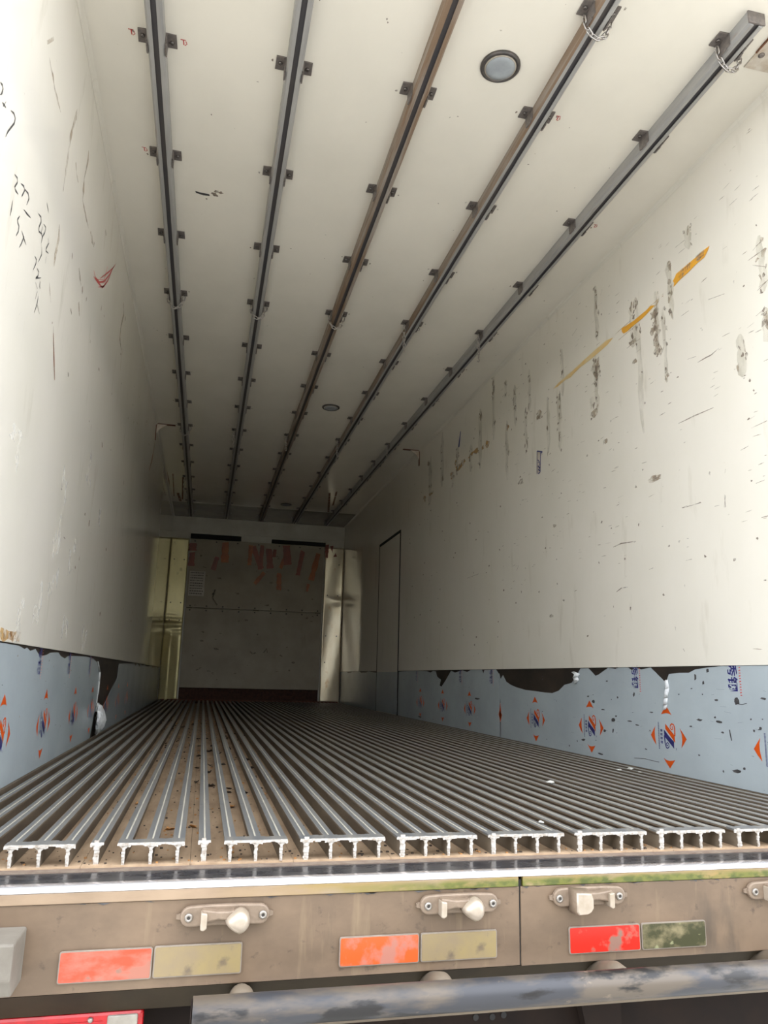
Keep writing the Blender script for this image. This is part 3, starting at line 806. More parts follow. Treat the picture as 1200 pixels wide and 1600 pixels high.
for i in (3, 4):
    x = rail_x(i, ROWS[4]) + 0.05
    o = link('hook', hook_me); o.location = (x, ROWS[4] + 0.02, H - 0.018)
    o.location.z = H - 0.0175
    tag(o, 'small open hook on the bracket of ' + wn_[i], 'hook', 'open hooks on the brackets')

# ================================================================== PROTECTIVE FILM ON THE KICK PLATES
def film_x(sgn, lift=0.0): return sgn*(HW + 0.0034 - lift)
def film_sheet(sgn, poly, label):
    y0 = min(p[0] for p in poly)
    root_loc = Vector((film_x(sgn), y0, 0))
    m = MB()
    m.prism([(film_x(sgn), y, z) for y, z in poly], (sgn*0.0016, 0, 0))
    o = m.build('protective_film', 'film')
    place(o, root_loc)
    return tag(o, label, 'film')
def nibble(y0, y1, n, depth, seed):
    rr = random.Random(seed); out = []
    for k in range(n + 1):
        t = k/n
        out.append((y0 + (y1 - y0)*t, ZP - 0.0015 - (rr.random()**2)*depth))
    return out
ZT, ZBOT = ZP - 0.0012, -0.0045
def clampz(pts): return [(a, min(b, ZT)) for a, b in pts]
tearB = clampz([[3.001, 0.399], [2.98, 0.362], [2.935, 0.387], [2.882, 0.347], [2.808, 0.328], [2.717, 0.314], [2.581, 0.301], [2.434, 0.297], [2.313, 0.292], [2.214, 0.291], [2.134, 0.306], [2.064, 0.338], [1.981, 0.349], [1.922, 0.386], [1.877, 0.424], [1.795, 0.427], [1.726, 0.386], [1.694, 0.392], [1.599, 0.425], [1.534, 0.419], [1.499, 0.428], [1.421, 0.424], [1.389, 0.412], [1.362, 0.426], [1.31, 0.415], [1.239, 0.423], [1.131, 0.359], [1.104, 0.395], [1.032, 0.4], [0.968, 0.4], [0.926, 0.413], [0.846, 0.42], [0.762, 0.426]])
tearA = clampz([[5.243, 0.43], [4.707, 0.422], [4.57, 0.406], [4.495, 0.422], [4.421, 0.416], [4.384, 0.374], [4.277, 0.349], [4.31, 0.303], [4.258, 0.293], [4.157, 0.34], [4.01, 0.42], [3.915, 0.405], [3.734, 0.423], [3.633, 0.409], [3.549, 0.427], [3.324, 0.426], [3.299, 0.395], [3.274, 0.421], [3.058, 0.424]])
filmB = film_sheet(1, tearB + [(R_END, ZT), (R_END, ZBOT), (3.0, ZBOT)], 'blue-grey printed film torn along its top, at the foot of the taped wall')
filmA = film_sheet(1, [(3.006, ZBOT), (5.672, ZBOT), (5.672, ZT - 0.01)] + tearA + [(3.006, ZT - 0.03)], 'blue-grey printed film between side door and the long torn sheet')
filmC = film_sheet(1, [(6.652, ZBOT), (9.0, ZBOT)] + nibble(9.0, 6.652, 24, 0.02, 4), 'dark blue-grey film between side door and far corner')
tearL = clampz([[0.848, 0.421], [0.924, 0.413], [0.958, 0.419], [1.012, 0.41], [1.089, 0.419], [1.14, 0.405], [1.222, 0.398], [1.301, 0.404], [1.358, 0.413], [1.527, 0.419], [1.58, 0.406], [1.69, 0.397], [1.762, 0.41], [1.966, 0.414], [2.282, 0.418], [2.54, 0.414], [2.71, 0.393], [2.832, 0.341], [2.842, 0.295], [2.847, 0.221], [2.837, 0.166], [2.798, 0.116]])
filmL = film_sheet(-1, [(R_END, ZBOT), (R_END, ZT)] + tearL + [(2.72, ZBOT)], 'blue-grey printed film torn off raggedly at one end, on the handwritten wall')
tearL2 = clampz([[2.869, 0.092], [3.036, 0.126], [3.275, 0.169], [3.522, 0.237], [3.806, 0.304], [3.837, 0.403]])
filmL2 = film_sheet(-1, [(2.98, ZBOT)] + tearL2 + nibble(4.75, 8.98, 30, 0.035, 9) + [(8.98, ZBOT)], 'dark blue-grey film beyond the ragged gap on the handwritten wall')

# printed emblem: four arrows round a slanted two-colour sign with scrolls (local a = along the wall, b = up)
LG = {'up': [[-0.004, 0.127], [0.017, 0.108], [0.035, 0.089], [0.018, 0.095], [-0.007, 0.096], [-0.023, 0.094], [-0.041, 0.09]], 'down': [[-0.038, -0.086], [-0.02, -0.093], [0.002, -0.094], [0.025, -0.091], [0.043, -0.087], [0.023, -0.105], [0.003, -0.124]], 'left': [[-0.088, 0.04], [-0.094, 0.018], [-0.094, -0.005], [-0.086, -0.039], [-0.107, -0.02], [-0.124, 0.0]], 'right': [[0.084, 0.042], [0.096, 0.019], [0.098, -0.006], [0.09, -0.037], [0.11, -0.017], [0.127, 0.001], [0.107, 0.022]], 'orange': [[-0.014, 0.053], [0.006, 0.04], [0.047, 0.01], [0.05, -0.02], [0.017, 0.007], [-0.015, 0.032]], 'navy': [[-0.026, 0.029], [0.007, 0.005], [0.041, -0.015], [0.04, -0.043], [0.005, -0.019], [-0.024, 0.001]], 'so': [[0.049, 0.007], [0.051, 0.04], [0.045, 0.052], [0.032, 0.055], [0.021, 0.048], [0.019, 0.038], [0.028, 0.031], [0.038, 0.036], [0.037, 0.043], [0.031, 0.042]], 'sn': [[-0.024, 0.005], [-0.021, -0.031], [-0.014, -0.043], [-0.004, -0.045], [0.006, -0.037], [0.004, -0.027], [-0.006, -0.021], [-0.014, -0.029], [-0.01, -0.035], [-0.002, -0.032]]}
LT = [[-0.045, 0.032], [-0.051, -0.031], [-0.064, 0.056], [-0.065, -0.055], [0.054, -0.043]]
def logo_mesh():
    m = MB()
    T = lambda a, b, l=0.0: (a, b, 0.0003 + l)
    for k in ('up', 'down', 'left', 'right', 'orange'):
        m.face([T(*p) for p in LG[k]], 0)
    m.face([T(*p) for p in LG['navy']], 1)
    ribbon(m, LG['so'], [0.009, 0.008, 0.006, 0.006, 0.006, 0.005, 0.005, 0.005, 0.005, 0.004], T, 0, 0)
    ribbon(m, LG['sn'], [0.008, 0.006, 0.006, 0.005, 0.005, 0.005, 0.005, 0.005, 0.005, 0.004], T, 0, 1)
    rr = random.Random(2)
    # column of small brush-like characters and a finer line beside it (too small to read)
    (a0, b0), (a1, b1) = LT[0], LT[1]
    for c in range(4):
        bb = b0 + (b1 - b0)*(c + 0.15)/4; be = b0 + (b1 - b0)*(c + 0.85)/4
        for s in range(3):
            aa = a0 - 0.006 + s*0.006
            ribbon(m, [(aa, bb), (aa + rr.uniform(-.002, .002), be)], 0.0026, T, 0, 1)
        for s in range(2):
            zz = bb + (be - bb)*(0.25 + 0.5*s)
            ribbon(m, [(a0 - 0.008, zz), (a0 + 0.008, zz + rr.uniform(-.002, .002))], 0.0022, T, 0, 1)
    (a0, b0), (a1, b1) = LT[2], LT[3]
    for c in range(26):
        t = c/26
        ribbon(m, [(a0 + (a1 - a0)*t - 0.004, b0 + (b1 - b0)*t), (a0 + (a1 - a0)*t + 0.004, b0 + (b1 - b0)*t - 0.001)], 0.0022, T, 0, 1)
    (a0, b0) = LT[4]
    ribbon(m, [(a0, b0 + 0.004), (a0 + 0.003, b0), (a0, b0 - 0.004)], 0.003, T, 0, 1)
    return m.mesh('printed_emblem', ['print_orange', 'print_navy'], recalc=False)
emblem_me = logo_mesh()
MR = Matrix(((0, 0, -1), (-1, 0, 0), (0, 1, 0))).to_4x4()      # a -> -y, b -> z, n -> -x
ML = Matrix(((0, 0, 1), (1, 0, 0), (0, 1, 0))).to_4x4()        # a -> +y, b -> z, n -> +x
def on_film(name, me, film, sgn, y, z):
    M = (MR if sgn > 0 else ML).copy()
    M.translation = Vector((film_x(sgn, 0.0002), y, z)) - film.location
    return link(name, me, film, M)
for y in (0.50, 1.136, 1.79, 2.442): on_film('printed_emblem', emblem_me, filmB, 1, y, 0.139)
for y in (3.577, 4.22, 4.876): on_film('printed_emblem', emblem_me, filmA, 1, y, 0.146)
for y in (0.745, 1.382, 2.066): on_film('printed_emblem', emblem_me, filmL, -1, y, 0.15)
on_film('printed_emblem', emblem_me, filmL, -1, 2.64, 0.145)
for y in (3.3, 3.95, 4.6): on_film('printed_emblem', emblem_me, filmL2, -1, y, 0.145)
# slit at the seam of the two sheets with a cut-off emblem
m = MB()
T = lambda a, b, l=0.0: (a, b, 0.0003 + l)
m.face([T(-0.012, 0.03), T(0.0, 0.075), T(0.014, 0.02), T(0.006, -0.03), T(-0.012, -0.03)], 0)
m.face([T(-0.030, -0.005), T(-0.010, 0.028), T(0.028, -0.005), T(0.0, -0.055), T(-0.012, -0.03)], 0)
m.face([T(-0.006, -0.05), T(0.008, -0.05), T(0.006, -0.14), T(-0.002, -0.145)], 1)
m.face([T(-0.004, 0.07), T(0.006, 0.07), T(0.003, 0.10)], 1)
on_film('printed_emblem', m.mesh('printed_emblem', ['print_orange', 'ink_black'], False), filmB, 1, 2.985, 0.142)

# lettering of the film maker, turned on its side
def text_mesh(body, size):
    cu = bpy.data.curves.new('lettering', 'FONT')
    cu.body = body; cu.size = size; cu.resolution_u = 3; cu.offset = 0.0012
    cu.align_x = 'LEFT'; cu.align_y = 'CENTER'
    ob = bpy.data.objects.new('lettering_curve', cu); COL.objects.link(ob)
    dg = bpy.context.evaluated_depsgraph_get()
    me = bpy.data.meshes.new_from_object(ob.evaluated_get(dg))
    bpy.data.objects.remove(ob, do_unlink=True)
    me.transform(Matrix.Rotation(-math.pi/2, 4, 'Z'))           # reads downwards
    me.materials.clear()
    me.materials.append(MATS['print_navy'])
    return me
letter_me = text_mesh('\u79c0\u94a2', 0.056)
tick = MB()
rr = random.Random(4)
for k in range(11):
    b = -0.002 - k*0.0098
    ribbon(tick, [(-0.004, b), (0.005, b - rr.uniform(-.001, .001))], 0.0034, T, 0, 0)
    if k % 2: ribbon(tick, [(-0.004, b), (-0.003, b - 0.004)], 0.0022, T, 0, 0)
tick_me = tick.mesh('fine_print', 'print_red', False)
def lettering(film, sgn, y):
    on_film('lettering', letter_me, film, sgn, y, 0.4425)
    on_film('fine_print', tick_me, film, sgn, y - sgn*0.045, 0.42)
for y in (0.073, 0.713, 1.371): lettering(filmB, 1, y)
for y in (3.152, 3.793, 5.016): lettering(filmA, 1, y)
for y in (0.56, 1.18, 1.80, 2.43): lettering(filmL, -1, y)

# black nicks and scratches in the films
def marks_on_film(film, sgn, items, m, seed, spec):
    mb = MB()
    tf = lambda y, z, l=0.0: (film_x(sgn, 0.0005 + l) - film.location.x, y - film.location.y, z)
    rr = random.Random(seed); random.seed(seed)
    for (y, z, w, h) in items: blob(mb, (y, z), w, h, tf, 0.0001, 0, 7, 0.4)
    y0, y1, n = spec
    for _ in range(n):
        y = rr.uniform(y0, y1); z = rr.uniform(0.02, 0.39)
        if rr.random() < 0.55: blob(mb, (y, z), rr.uniform(0.003, 0.009), rr.uniform(0.001, 0.004), tf, 0, 0, 7, 0.5)
        else: ribbon(mb, [(y, z), (y + rr.uniform(0.01, 0.05), z + rr.uniform(-0.004, 0.004))], 0.0013, tf, 0, 0, True)
    o = mb.build('nicks', m, film, recalc=False); o['kind'] = 'stuff'
NB = [[0.804, 0.219, 0.02, 0.006], [0.919, 0.22, 0.016, 0.004], [0.723, 0.053, 0.022, 0.006], [0.615, 0.2, 0.007, 0.004], [0.582, 0.21, 0.006, 0.005], [0.553, 0.312, 0.014, 0.004], [0.808, 0.299, 0.012, 0.004], [0.786, 0.182, 0.007, 0.003], [0.693, 0.297, 0.012, 0.012], [0.85, 0.409, 0.007, 0.01], [0.881, 0.362, 0.006, 0.009], [0.929, 0.384, 0.006, 0.012], [0.823, 0.235, 0.008, 0.004], [0.797, 0.044, 0.005, 0.004], [1.569, 0.184, 0.018, 0.008], [1.752, 0.262, 0.018, 0.007], [1.869, 0.07, 0.022, 0.006], [1.654, 0.129, 0.014, 0.006], [1.576, 0.134, 0.008, 0.01], [1.522, 0.288, 0.008, 0.006], [1.38, 0.305, 0.008, 0.011], [1.806, 0.285, 0.014, 0.004], [1.613, 0.362, 0.01, 0.003], [1.542, 0.203, 0.01, 0.004], [1.43, 0.186, 0.022, 0.003], [1.364, 0.173, 0.018, 0.003], [1.249, 0.234, 0.012, 0.003], [1.699, 0.018, 0.02, 0.004], [1.66, 0.227, 0.02, 0.003]]
marks_on_film(filmB, 1, NB, 'ink_black', 3, (0.4, 2.6, 70))
marks_on_film(filmA, 1, [[4.891, 0.023, 0.05, 0.006], [3.416, 0.223, 0.05, 0.006]], 'ink_black', 5, (3.1, 5.5, 22))
marks_on_film(filmL, -1, [], 'scuff_dark', 6, (0.6, 2.5, 26))
m = MB(); tf = lambda y, z, l=0.0: (film_x(1, 0.0006 + l) - filmB.location.x, y - filmB.location.y, z)
sc_ = [[0.746, 0.195], [0.738, 0.157]]
ribbon(m, sc_, 0.006, tf)
ribbon(m, [[0.708, 0.305], [0.688, 0.289], [0.666, 0.288], [0.641, 0.293]], 0.0022, tf)
ribbon(m, [[1.401, 0.029], [1.319, 0.035], [1.27, 0.033], [1.208, 0.032]], 0.0022, tf)
m.build('long_scratches', 'ink_black', filmB, recalc=False)

# curled torn flaps
def flap(film, sgn, poly, out, label_part, m_='film_back'):
    mb = MB(); n = len(poly)
    rr = random.Random(n)
    for i in range(n - 1):
        (ya, za, w1), (yb, zb, w2) = poly[i], poly[i+1]
        o1 = out*rr.uniform(0.5, 1.2); o2 = out*rr.uniform(0.5, 1.2)
        X = lambda o: film_x(sgn, o) - film.location.x
        yo = film.location.y
        mb.face([(X(0.001), ya - yo, za), (X(o1), ya - sgn*w1*0.5 - yo, za - 0.004), (X(o2), yb - sgn*w2*0.5 - yo, zb - 0.004), (X(0.001), yb - yo, zb)], 0, True)
        mb.face([(X(o1), ya - sgn*w1*0.5 - yo, za - 0.004), (X(0.0015), ya - sgn*w1 - yo, za), (X(0.0015), yb - sgn*w2 - yo, zb), (X(o2), yb - sgn*w2*0.5 - yo, zb - 0.004)], 0, True)
    o = mb.build(label_part, m_, film, recalc=False)
    s = o.modifiers.new('solid', 'SOLIDIFY'); s.thickness = 0.0008
    return o
flap(filmB, 1, [[1.125, 0.372, 0.012], [1.133, 0.337, 0.03], [1.141, 0.298, 0.022], [1.153, 0.272, 0.03], [1.146, 0.251, 0.01]], 0.012, 'torn_flap')
flap(filmB, 1, [[1.956, 0.408, 0.01], [1.943, 0.395, 0.06], [1.958, 0.379, 0.05], [1.944, 0.366, 0.05], [1.931, 0.35, 0.01]], 0.015, 'torn_flap')
flap(filmL, -1, [[2.856, 0.176, 0.03], [2.846, 0.155, 0.1], [2.832, 0.138, 0.08], [2.841, 0.128, 0.02]], 0.02, 'torn_flap')
flap(filmL, -1, [[2.701, 0.403, 0.02], [2.83, 0.345, 0.03], [2.842, 0.295, 0.02], [2.844, 0.225, 0.03], [2.829, 0.177, 0.02]], 0.006, 'torn_edge')
# crumpled scrap of film hanging from the tear down to the floor
cr = MB(); random.seed(77)
n_, k_ = 9, 9
ctr = [2.83, 0.042]
G = []
for i in range(n_ + 1):
    row = []
    for j in range(k_):
        t = i/n_; a = 2*math.pi*j/k_
        r = 0.085*math.sin(math.pi*min(1, max(0.03, t)))**0.8 + 0.012
        row.append((-HW + 0.006 + 0.022*(1 + math.cos(a))*r/0.09 + random.uniform(0, 0.008), ctr[0] + r*math.sin(a) + random.uniform(-0.012, 0.012), 0.002 + 0.165*(1 - t) + random.uniform(-0.008, 0.008)*(0 < i < n_)))
    G.append(row)
for i in range(n_):
    for j in range(k_):
        cr.face([G[i][j], G[i][(j+1) % k_], G[i+1][(j+1) % k_], G[i+1][j]])
o = cr.build('film_scrap', 'film_back'); place(o, (-HW + 0.01, ctr[0], 0.0))
tag(o, 'crumpled pale scrap of film hanging against the handwritten wall', 'film scrap')

# ================================================================== MARKS ON THE WALLS
# -- handwritten numbers on the left wall
wr = MB()
STROKES = [[[-0.072, 1.697], [-0.057, 1.703], [-0.048, 1.7], [-0.05, 1.686], [-0.06, 1.673]], [[-0.039, 1.67], [-0.023, 1.675], [-0.01, 1.679]], [[-0.016, 1.691], [-0.03, 1.665]], [[0.029, 1.703], [0.052, 1.714], [0.068, 1.713], [0.066, 1.696], [0.045, 1.666], [0.029, 1.643], [0.019, 1.62]], [[0.127, 1.593], [0.153, 1.601], [0.158, 1.591], [0.141, 1.566], [0.155, 1.565], [0.177, 1.57]], [[0.189, 1.61], [0.216, 1.621], [0.228, 1.616], [0.216, 1.595], [0.211, 1.587]], [[0.226, 1.619], [0.263, 1.631], [0.277, 1.625], [0.264, 1.596]], [[0.141, 1.527], [0.141, 1.504], [0.139, 1.481]], [[0.245, 1.569], [0.279, 1.578], [0.317, 1.591]], [[0.218, 1.532], [0.204, 1.513], [0.21, 1.506], [0.224, 1.505], [0.224, 1.489], [0.21, 1.468]], [[0.254, 1.51], [0.281, 1.504], [0.31, 1.501]], [[0.28, 1.51], [0.269, 1.484], [0.252, 1.458]], [[0.385, 1.649], [0.419, 1.659], [0.427, 1.646], [0.412, 1.622], [0.419, 1.611], [0.452, 1.624]], [[0.459, 1.661], [0.486, 1.667], [0.481, 1.645], [0.464, 1.623], [0.457, 1.597]], [[0.525, 1.654], [0.544, 1.649], [0.522, 1.618], [0.521, 1.608], [0.558, 1.621]], [[0.535, 1.597], [0.534, 1.573]], [[0.471, 1.592], [0.48, 1.572], [0.455, 1.532]], [[0.409, 1.525], [0.437, 1.528], [0.429, 1.509], [0.412, 1.482]], [[0.451, 1.509], [0.476, 1.511], [0.471, 1.494], [0.452, 1.478], [0.508, 1.51]], [[0.454, 1.465], [0.485, 1.461]], [[0.505, 1.496], [0.504, 1.479], [0.515, 1.478]], [[0.487, 1.453], [0.476, 1.423]], [[0.507, 1.449], [0.502, 1.418], [0.485, 1.384]], [[0.504, 1.419], [0.545, 1.409]], [[0.462, 1.736], [0.48, 1.728], [0.495, 1.723]], [[0.45, 1.647], [0.443, 1.623], [0.467, 1.618]]]
for s in STROKES: ribbon(wr, s, 0.0055, on_left, 0.0003, 0, True)
wr.build('handwritten_numbers', 'ink_black', wall_left, recalc=False)
wr = MB()
for s in [[[1.302, 1.981], [1.354, 1.977], [1.455, 2.011], [1.57, 2.076], [1.679, 2.17], [1.818, 2.306]], [[1.308, 1.957], [1.43, 1.994], [1.547, 2.034], [1.66, 2.129], [1.752, 2.245]], [[1.607, 2.173], [1.576, 2.103], [1.535, 2.048]], [[1.464, 2.034], [1.645, 2.164], [1.802, 2.284]], [[1.394, 1.99], [1.539, 2.07]], [[1.604, 2.105], [1.584, 2.059], [1.441, 1.98]]]:
    ribbon(wr, s, 0.008, on_left, 0.0003, 0, True)
wr.build('red_scribble', 'ink_red', wall_left, recalc=False)
# -- brown drips and stains on the left wall
dr = MB()
for s in [[[0.28, 2.09, 0.004], [0.304, 2.081, 0.02], [0.342, 2.08, 0.03], [0.376, 2.067, 0.02], [0.422, 2.067, 0.03], [0.479, 2.068, 0.006]], [[0.681, 2.25, 0.004], [0.677, 2.219, 0.05], [0.653, 2.156, 0.03], [0.637, 2.097, 0.05], [0.639, 2.064, 0.03], [0.636, 1.981, 0.04], [0.634, 1.893, 0.01]], [[0.931, 2.274, 0.01], [0.943, 2.244, 0.04], [0.916, 2.143, 0.02], [0.928, 2.1, 0.06], [0.935, 2.063, 0.02], [1.035, 2.052, 0.03], [1.1, 2.05, 0.01]], [[1.144, 2.064, 0.02], [1.184, 2.057, 0.06], [1.223, 2.052, 0.01]], [[0.998, 2.533, 0.02], [1.064, 2.541, 0.02], [1.146, 2.551, 0.01]], [[1.3, 2.514, 0.03], [1.435, 2.512, 0.03], [1.616, 2.527, 0.02]], [[0.757, 2.093, 0.02], [0.791, 2.069, 0.02], [0.83, 2.065, 0.01]], [[1.016, 1.829, 0.02], [1.047, 1.813, 0.04], [1.088, 1.797, 0.01]], [[2.212, 2.302, 0.03], [2.274, 2.262, 0.06], [2.219, 2.165, 0.05], [2.223, 2.096, 0.06], [2.328, 2.073, 0.02]], [[0.614, 1.552, 0.006], [0.635, 1.528, 0.02], [0.664, 1.508, 0.006]], [[0.739, 1.46, 0.006], [0.767, 1.415, 0.02], [0.821, 1.352, 0.006]], [[0.643, 1.777, 0.02], [0.657, 1.734, 0.04], [0.642, 1.667, 0.05], [0.642, 1.624, 0.02]], [[0.297, 2.172, 0.02], [0.24, 2.104, 0.02]], [[1.082, 1.723, 0.03], [1.127, 1.687, 0.02]], [[1.455, 2.264, 0.02], [1.488, 2.259, 0.02]]]:
    ribbon(dr, [(a, b) for a, b, w in s], [w*0.55 for a, b, w in s], on_left, 0.0002, 0)
dr.build('brown_drips', 'scuff_brown', wall_left, recalc=False)['kind'] = 'stuff'
dr = MB(); random.seed(31)
for q in [[0.611, 0.433], [0.663, 0.433], [0.725, 0.432], [0.774, 0.432]]:
    blob(dr, (q[0], max(q[1], ZP + 0.02)), 0.05, 0.018, on_left, 0.0002, 0, 9, 0.4)
dr.build('ochre_stain', 'stain_ochre', wall_left, recalc=False)
dr = MB()
ribbon(dr, [[4.96, 2.358], [4.856, 2.179], [4.668, 2.014]], 0.05, on_left, 0.0003, 0, True)
ribbon(dr, [[0.749, 1.441], [0.803, 1.373], [0.852, 1.315]], 0.016, on_left, 0.0003, 0, True)
dr.build('rust_runs', 'stain_rust', wall_left, recalc=False)
dr = MB(); random.seed(14)
for _ in range(70):
    y = random.uniform(0.6, 5.5); z = random.uniform(0.6, 2.3)
    blob(dr, (y, z), random.uniform(0.003, 0.012)*(1 + y*0.4), random.uniform(0.003, 0.015), on_left, 0.0001, 0, 7, 0.5)
dr.build('dirt_specks', 'scuff_dark', wall_left, recalc=False)['kind'] = 'stuff'

pm = MB(); random.seed(44)
for q in [[0.784, 0.505], [1.571, 0.508], [2.113, 0.477], [1.253, 0.68], [1.218, 1.043], [1.751, 1.235], [1.213, 0.844], [2.191, 1.101], [0.489, 0.965], [1.553, 0.81], [1.027, 0.576]]:
    for _ in range(4): blob(pm, (q[0] + random.uniform(-0.06, 0.06), q[1] + random.uniform(-0.05, 0.05)), 0.03, random.uniform(0.015, 0.05), on_left, 0.0002, 0, 9, 0.5)
pm.build('pale_smears', 'pale_smear', wall_left, recalc=False)['kind'] = 'stuff'
# -- right wall: vertical glue streaks, dark rub marks, scratches
COLS = [[0.928, 2.204, 1.927, 16, 0.05], [1.039, 2.113, 1.812, 20, 0.045], [0.988, 2.009, 1.65, 14, 0.04], [1.192, 2.136, 1.479, 9, 0.05], [1.238, 2.151, 1.926, 10, 0.06], [1.569, 2.425, 2.108, 10, 0.05], [1.597, 2.042, 1.718, 14, 0.06], [1.974, 2.242, 1.954, 6, 0.05], [2.027, 1.986, 1.639, 20, 0.07], [2.177, 2.023, 1.673, 7, 0.05], [2.434, 2.302, 2.023, 8, 0.05], [2.5, 2.062, 1.765, 12, 0.06], [2.668, 2.291, 1.999, 10, 0.06], [2.822, 2.384, 2.264, 8, 0.06], [2.815, 2.066, 1.668, 7, 0.06], [3.056, 2.545, 2.026, 16, 0.07], [3.33, 2.356, 1.888, 14, 0.09], [3.537, 2.135, 1.919, 9, 0.09], [3.861, 2.208, 2.005, 12, 0.09], [3.975, 2.035, 1.907, 7, 0.08], [4.271, 2.468, 1.977, 8, 0.1], [4.631, 2.352, 1.897, 9, 0.12], [1.651, 1.828, 1.763, 5, 0.05], [0.375, 1.99, 1.761, 12, 0.05], [0.378, 1.701, 1.567, 10, 0.05], [0.519, 1.66, 1.487, 8, 0.06], [0.639, 0.975, 0.864, 0, 0.05], [0.78, 2.283, 2.175, 8, 0.06]]
gs, bk_, dk = MB(), MB(), MB()
random.seed(101)
THIN = 0.7
for (y, z1, z0, n, w) in COLS:
    if n == 0: continue
    if z0 > z1: z0, z1 = z1, z0
    k = 9
    pts, ws = [], []
    for i in range(k + 1):
        pts.append((y + random.uniform(-0.006, 0.006), z1 + (z0 - z1)*i/k)); ws.append(w*random.uniform(0.45, 0.95)*(0.3 if i in (0, k) else 1))
    ribbon(gs, pts, ws, on_right, 0.0001)
    for _ in range(int(n*THIN)):
        zz = random.uniform(z0, z1); yy = y + random.uniform(-w, w)*0.45
        if random.random() < 0.5: blob(bk_, (yy, zz), random.uniform(0.004, 0.3*w), random.uniform(0.006, 0.03), on_right, 0.0002, 0, 9, 0.5, random.uniform(-0.3, 0.3))
        else: blob(dk, (yy, zz), random.uniform(0.003, 0.012), random.uniform(0.004, 0.016), on_right, 0.0003, 0, 8, 0.55, random.uniform(-0.5, 0.5))
BIG = [[1.595, 1.974, 0.045, 0.05], [1.584, 1.932, 0.03, 0.03], [1.043, 1.828, 0.03, 0.035], [1.054, 2.01, 0.03, 0.025], [1.057, 1.952, 0.02, 0.02], [1.075, 1.934, 0.025, 0.02], [1.054, 1.878, 0.02, 0.03], [1.203, 2.133, 0.02, 0.03], [1.242, 1.954, 0.03, 0.012], [1.234, 1.851, 0.02, 0.012], [1.626, 1.728, 0.04, 0.025], [1.12, 1.25, 0.05, 0.012], [2.294, 1.95, 0.04, 0.03], [1.533, 1.544, 0.02, 0.012], [2.594, 1.599, 0.04, 0.015]]
for (y, z, w, h) in BIG:
    blob(bk_, (y, z), w, h, on_right, 0.00025, 0, 11, 0.35)
    for _ in range(4): blob(dk, (y + random.uniform(-w, w), z + random.uniform(-h, h)), w*0.22, h*0.22, on_right, 0.0004, 0, 8, 0.5)
SCR = [[[0.774, 1.652], [0.726, 1.651], [0.688, 1.648], [0.641, 1.656]], [[0.929, 1.438], [0.826, 1.436], [0.697, 1.428]], [[0.498, 1.278], [0.417, 1.279]], [[0.418, 1.892], [0.353, 1.848]], [[0.871, 2.237], [0.802, 2.232]], [[0.853, 2.197], [0.806, 2.195]], [[1.843, 2.266], [1.788, 2.282]], [[1.518, 2.345], [1.5, 2.37]], [[0.666, 1.063], [0.677, 1.018]], [[0.94, 1.073], [0.904, 1.074]], [[0.849, 1.068], [0.816, 1.07]], [[0.499, 1.068], [0.454, 1.07]], [[0.681, 1.887], [0.583, 1.862]], [[0.861, 1.903], [0.809, 1.902]], [[1.582, 1.901], [1.646, 1.893]], [[0.412, 1.95], [0.354, 1.965]], [[0.407, 1.922], [0.344, 1.922]], [[0.395, 1.958], [0.363, 1.958]], [[0.84, 1.694], [0.781, 1.682]], [[0.407, 1.782], [0.36, 1.792]], [[0.426, 1.689], [0.371, 1.697]]]
for s in SCR: ribbon(dk, s, 0.005, on_right, 0.0004, 0, True)
for _ in range(260):
    y = 0.35 + random.random()**1.3*2.6; z = random.uniform(0.9, 2.48) if random.random() < 0.85 else random.uniform(0.45, 2.4)
    ln = random.uniform(0.008, 0.05); sl = random.uniform(-0.12, 0.12)
    ribbon(dk if random.random() < 0.4 else bk_, [(y, z), (y + ln*0.5, z + ln*sl*0.6), (y + ln, z + ln*sl)], random.uniform(0.0012, 0.0035), on_right, 0.0003, 0, True)
for _ in range(150):
    y = 0.35 + random.random()**1.2*5; z = random.uniform(0.5, 2.4)
    blob(dk, (y, z), random.uniform(0.002, 0.007)*(1 + 0.25*y), random.uniform(0.002, 0.007), on_right, 0.0003, 0, 7, 0.5)
for (a, b, w) in [[2.187, 0.715, 0.03], [1.124, 1.239, 0.05], [2.125, 1.225, 0.02]]:
    blob(bk_, (a, b), w, 0.009, on_right, 0.0004, 0, 9, 0.4)
for s in [[[1.498, 0.997], [1.424, 1.003], [1.298, 0.992]], [[1.486, 0.778], [1.442, 0.791], [1.383, 0.791]], [[0.936, 1.071], [0.813, 1.067]], [[0.671, 1.066], [0.67, 1.017]], [[1.202, 0.849], [1.171, 0.851]], [[0.935, 0.85], [0.896, 0.85]], [[0.99, 0.496], [0.981, 0.485]], [[3.62, 1.104], [3.371, 1.105]], [[2.646, 1.067], [2.677, 1.037]]]:
    ribbon(dk, s, 0.006, on_right, 0.0004, 0, True)
gs.build('glue_streaks', 'glue_streak', wall_right, recalc=False)['kind'] = 'stuff'
bk_.build('brown_smears', 'scuff_brown', wall_right, recalc=False)['kind'] = 'stuff'
dk.build('dark_scuffs', 'scuff_dark', wall_right, recalc=False)['kind'] = 'stuff'
rs = MB(); random.seed(61)
for (y, z, w, h) in [[3.18, 2.029, 0.05, 0.04], [3.267, 2.031, 0.03, 0.02], [3.415, 2.042, 0.07, 0.03], [3.534, 2.047, 0.08, 0.02], [3.722, 2.043, 0.1, 0.03], [3.814, 2.037, 0.1, 0.03], [2.797, 2.035, 0.03, 0.025], [4.008, 2.017, 0.05, 0.04], [3.895, 2.096, 0.04, 0.03], [4.797, 1.995, 0.06, 0.04], [4.599, 1.998, 0.08, 0.02], [2.8, 2.034, 0.02, 0.02]]:
    blob(rs, (y, z), w*0.8, h*0.8, on_right, 0.0004, 0, 11, 0.45)
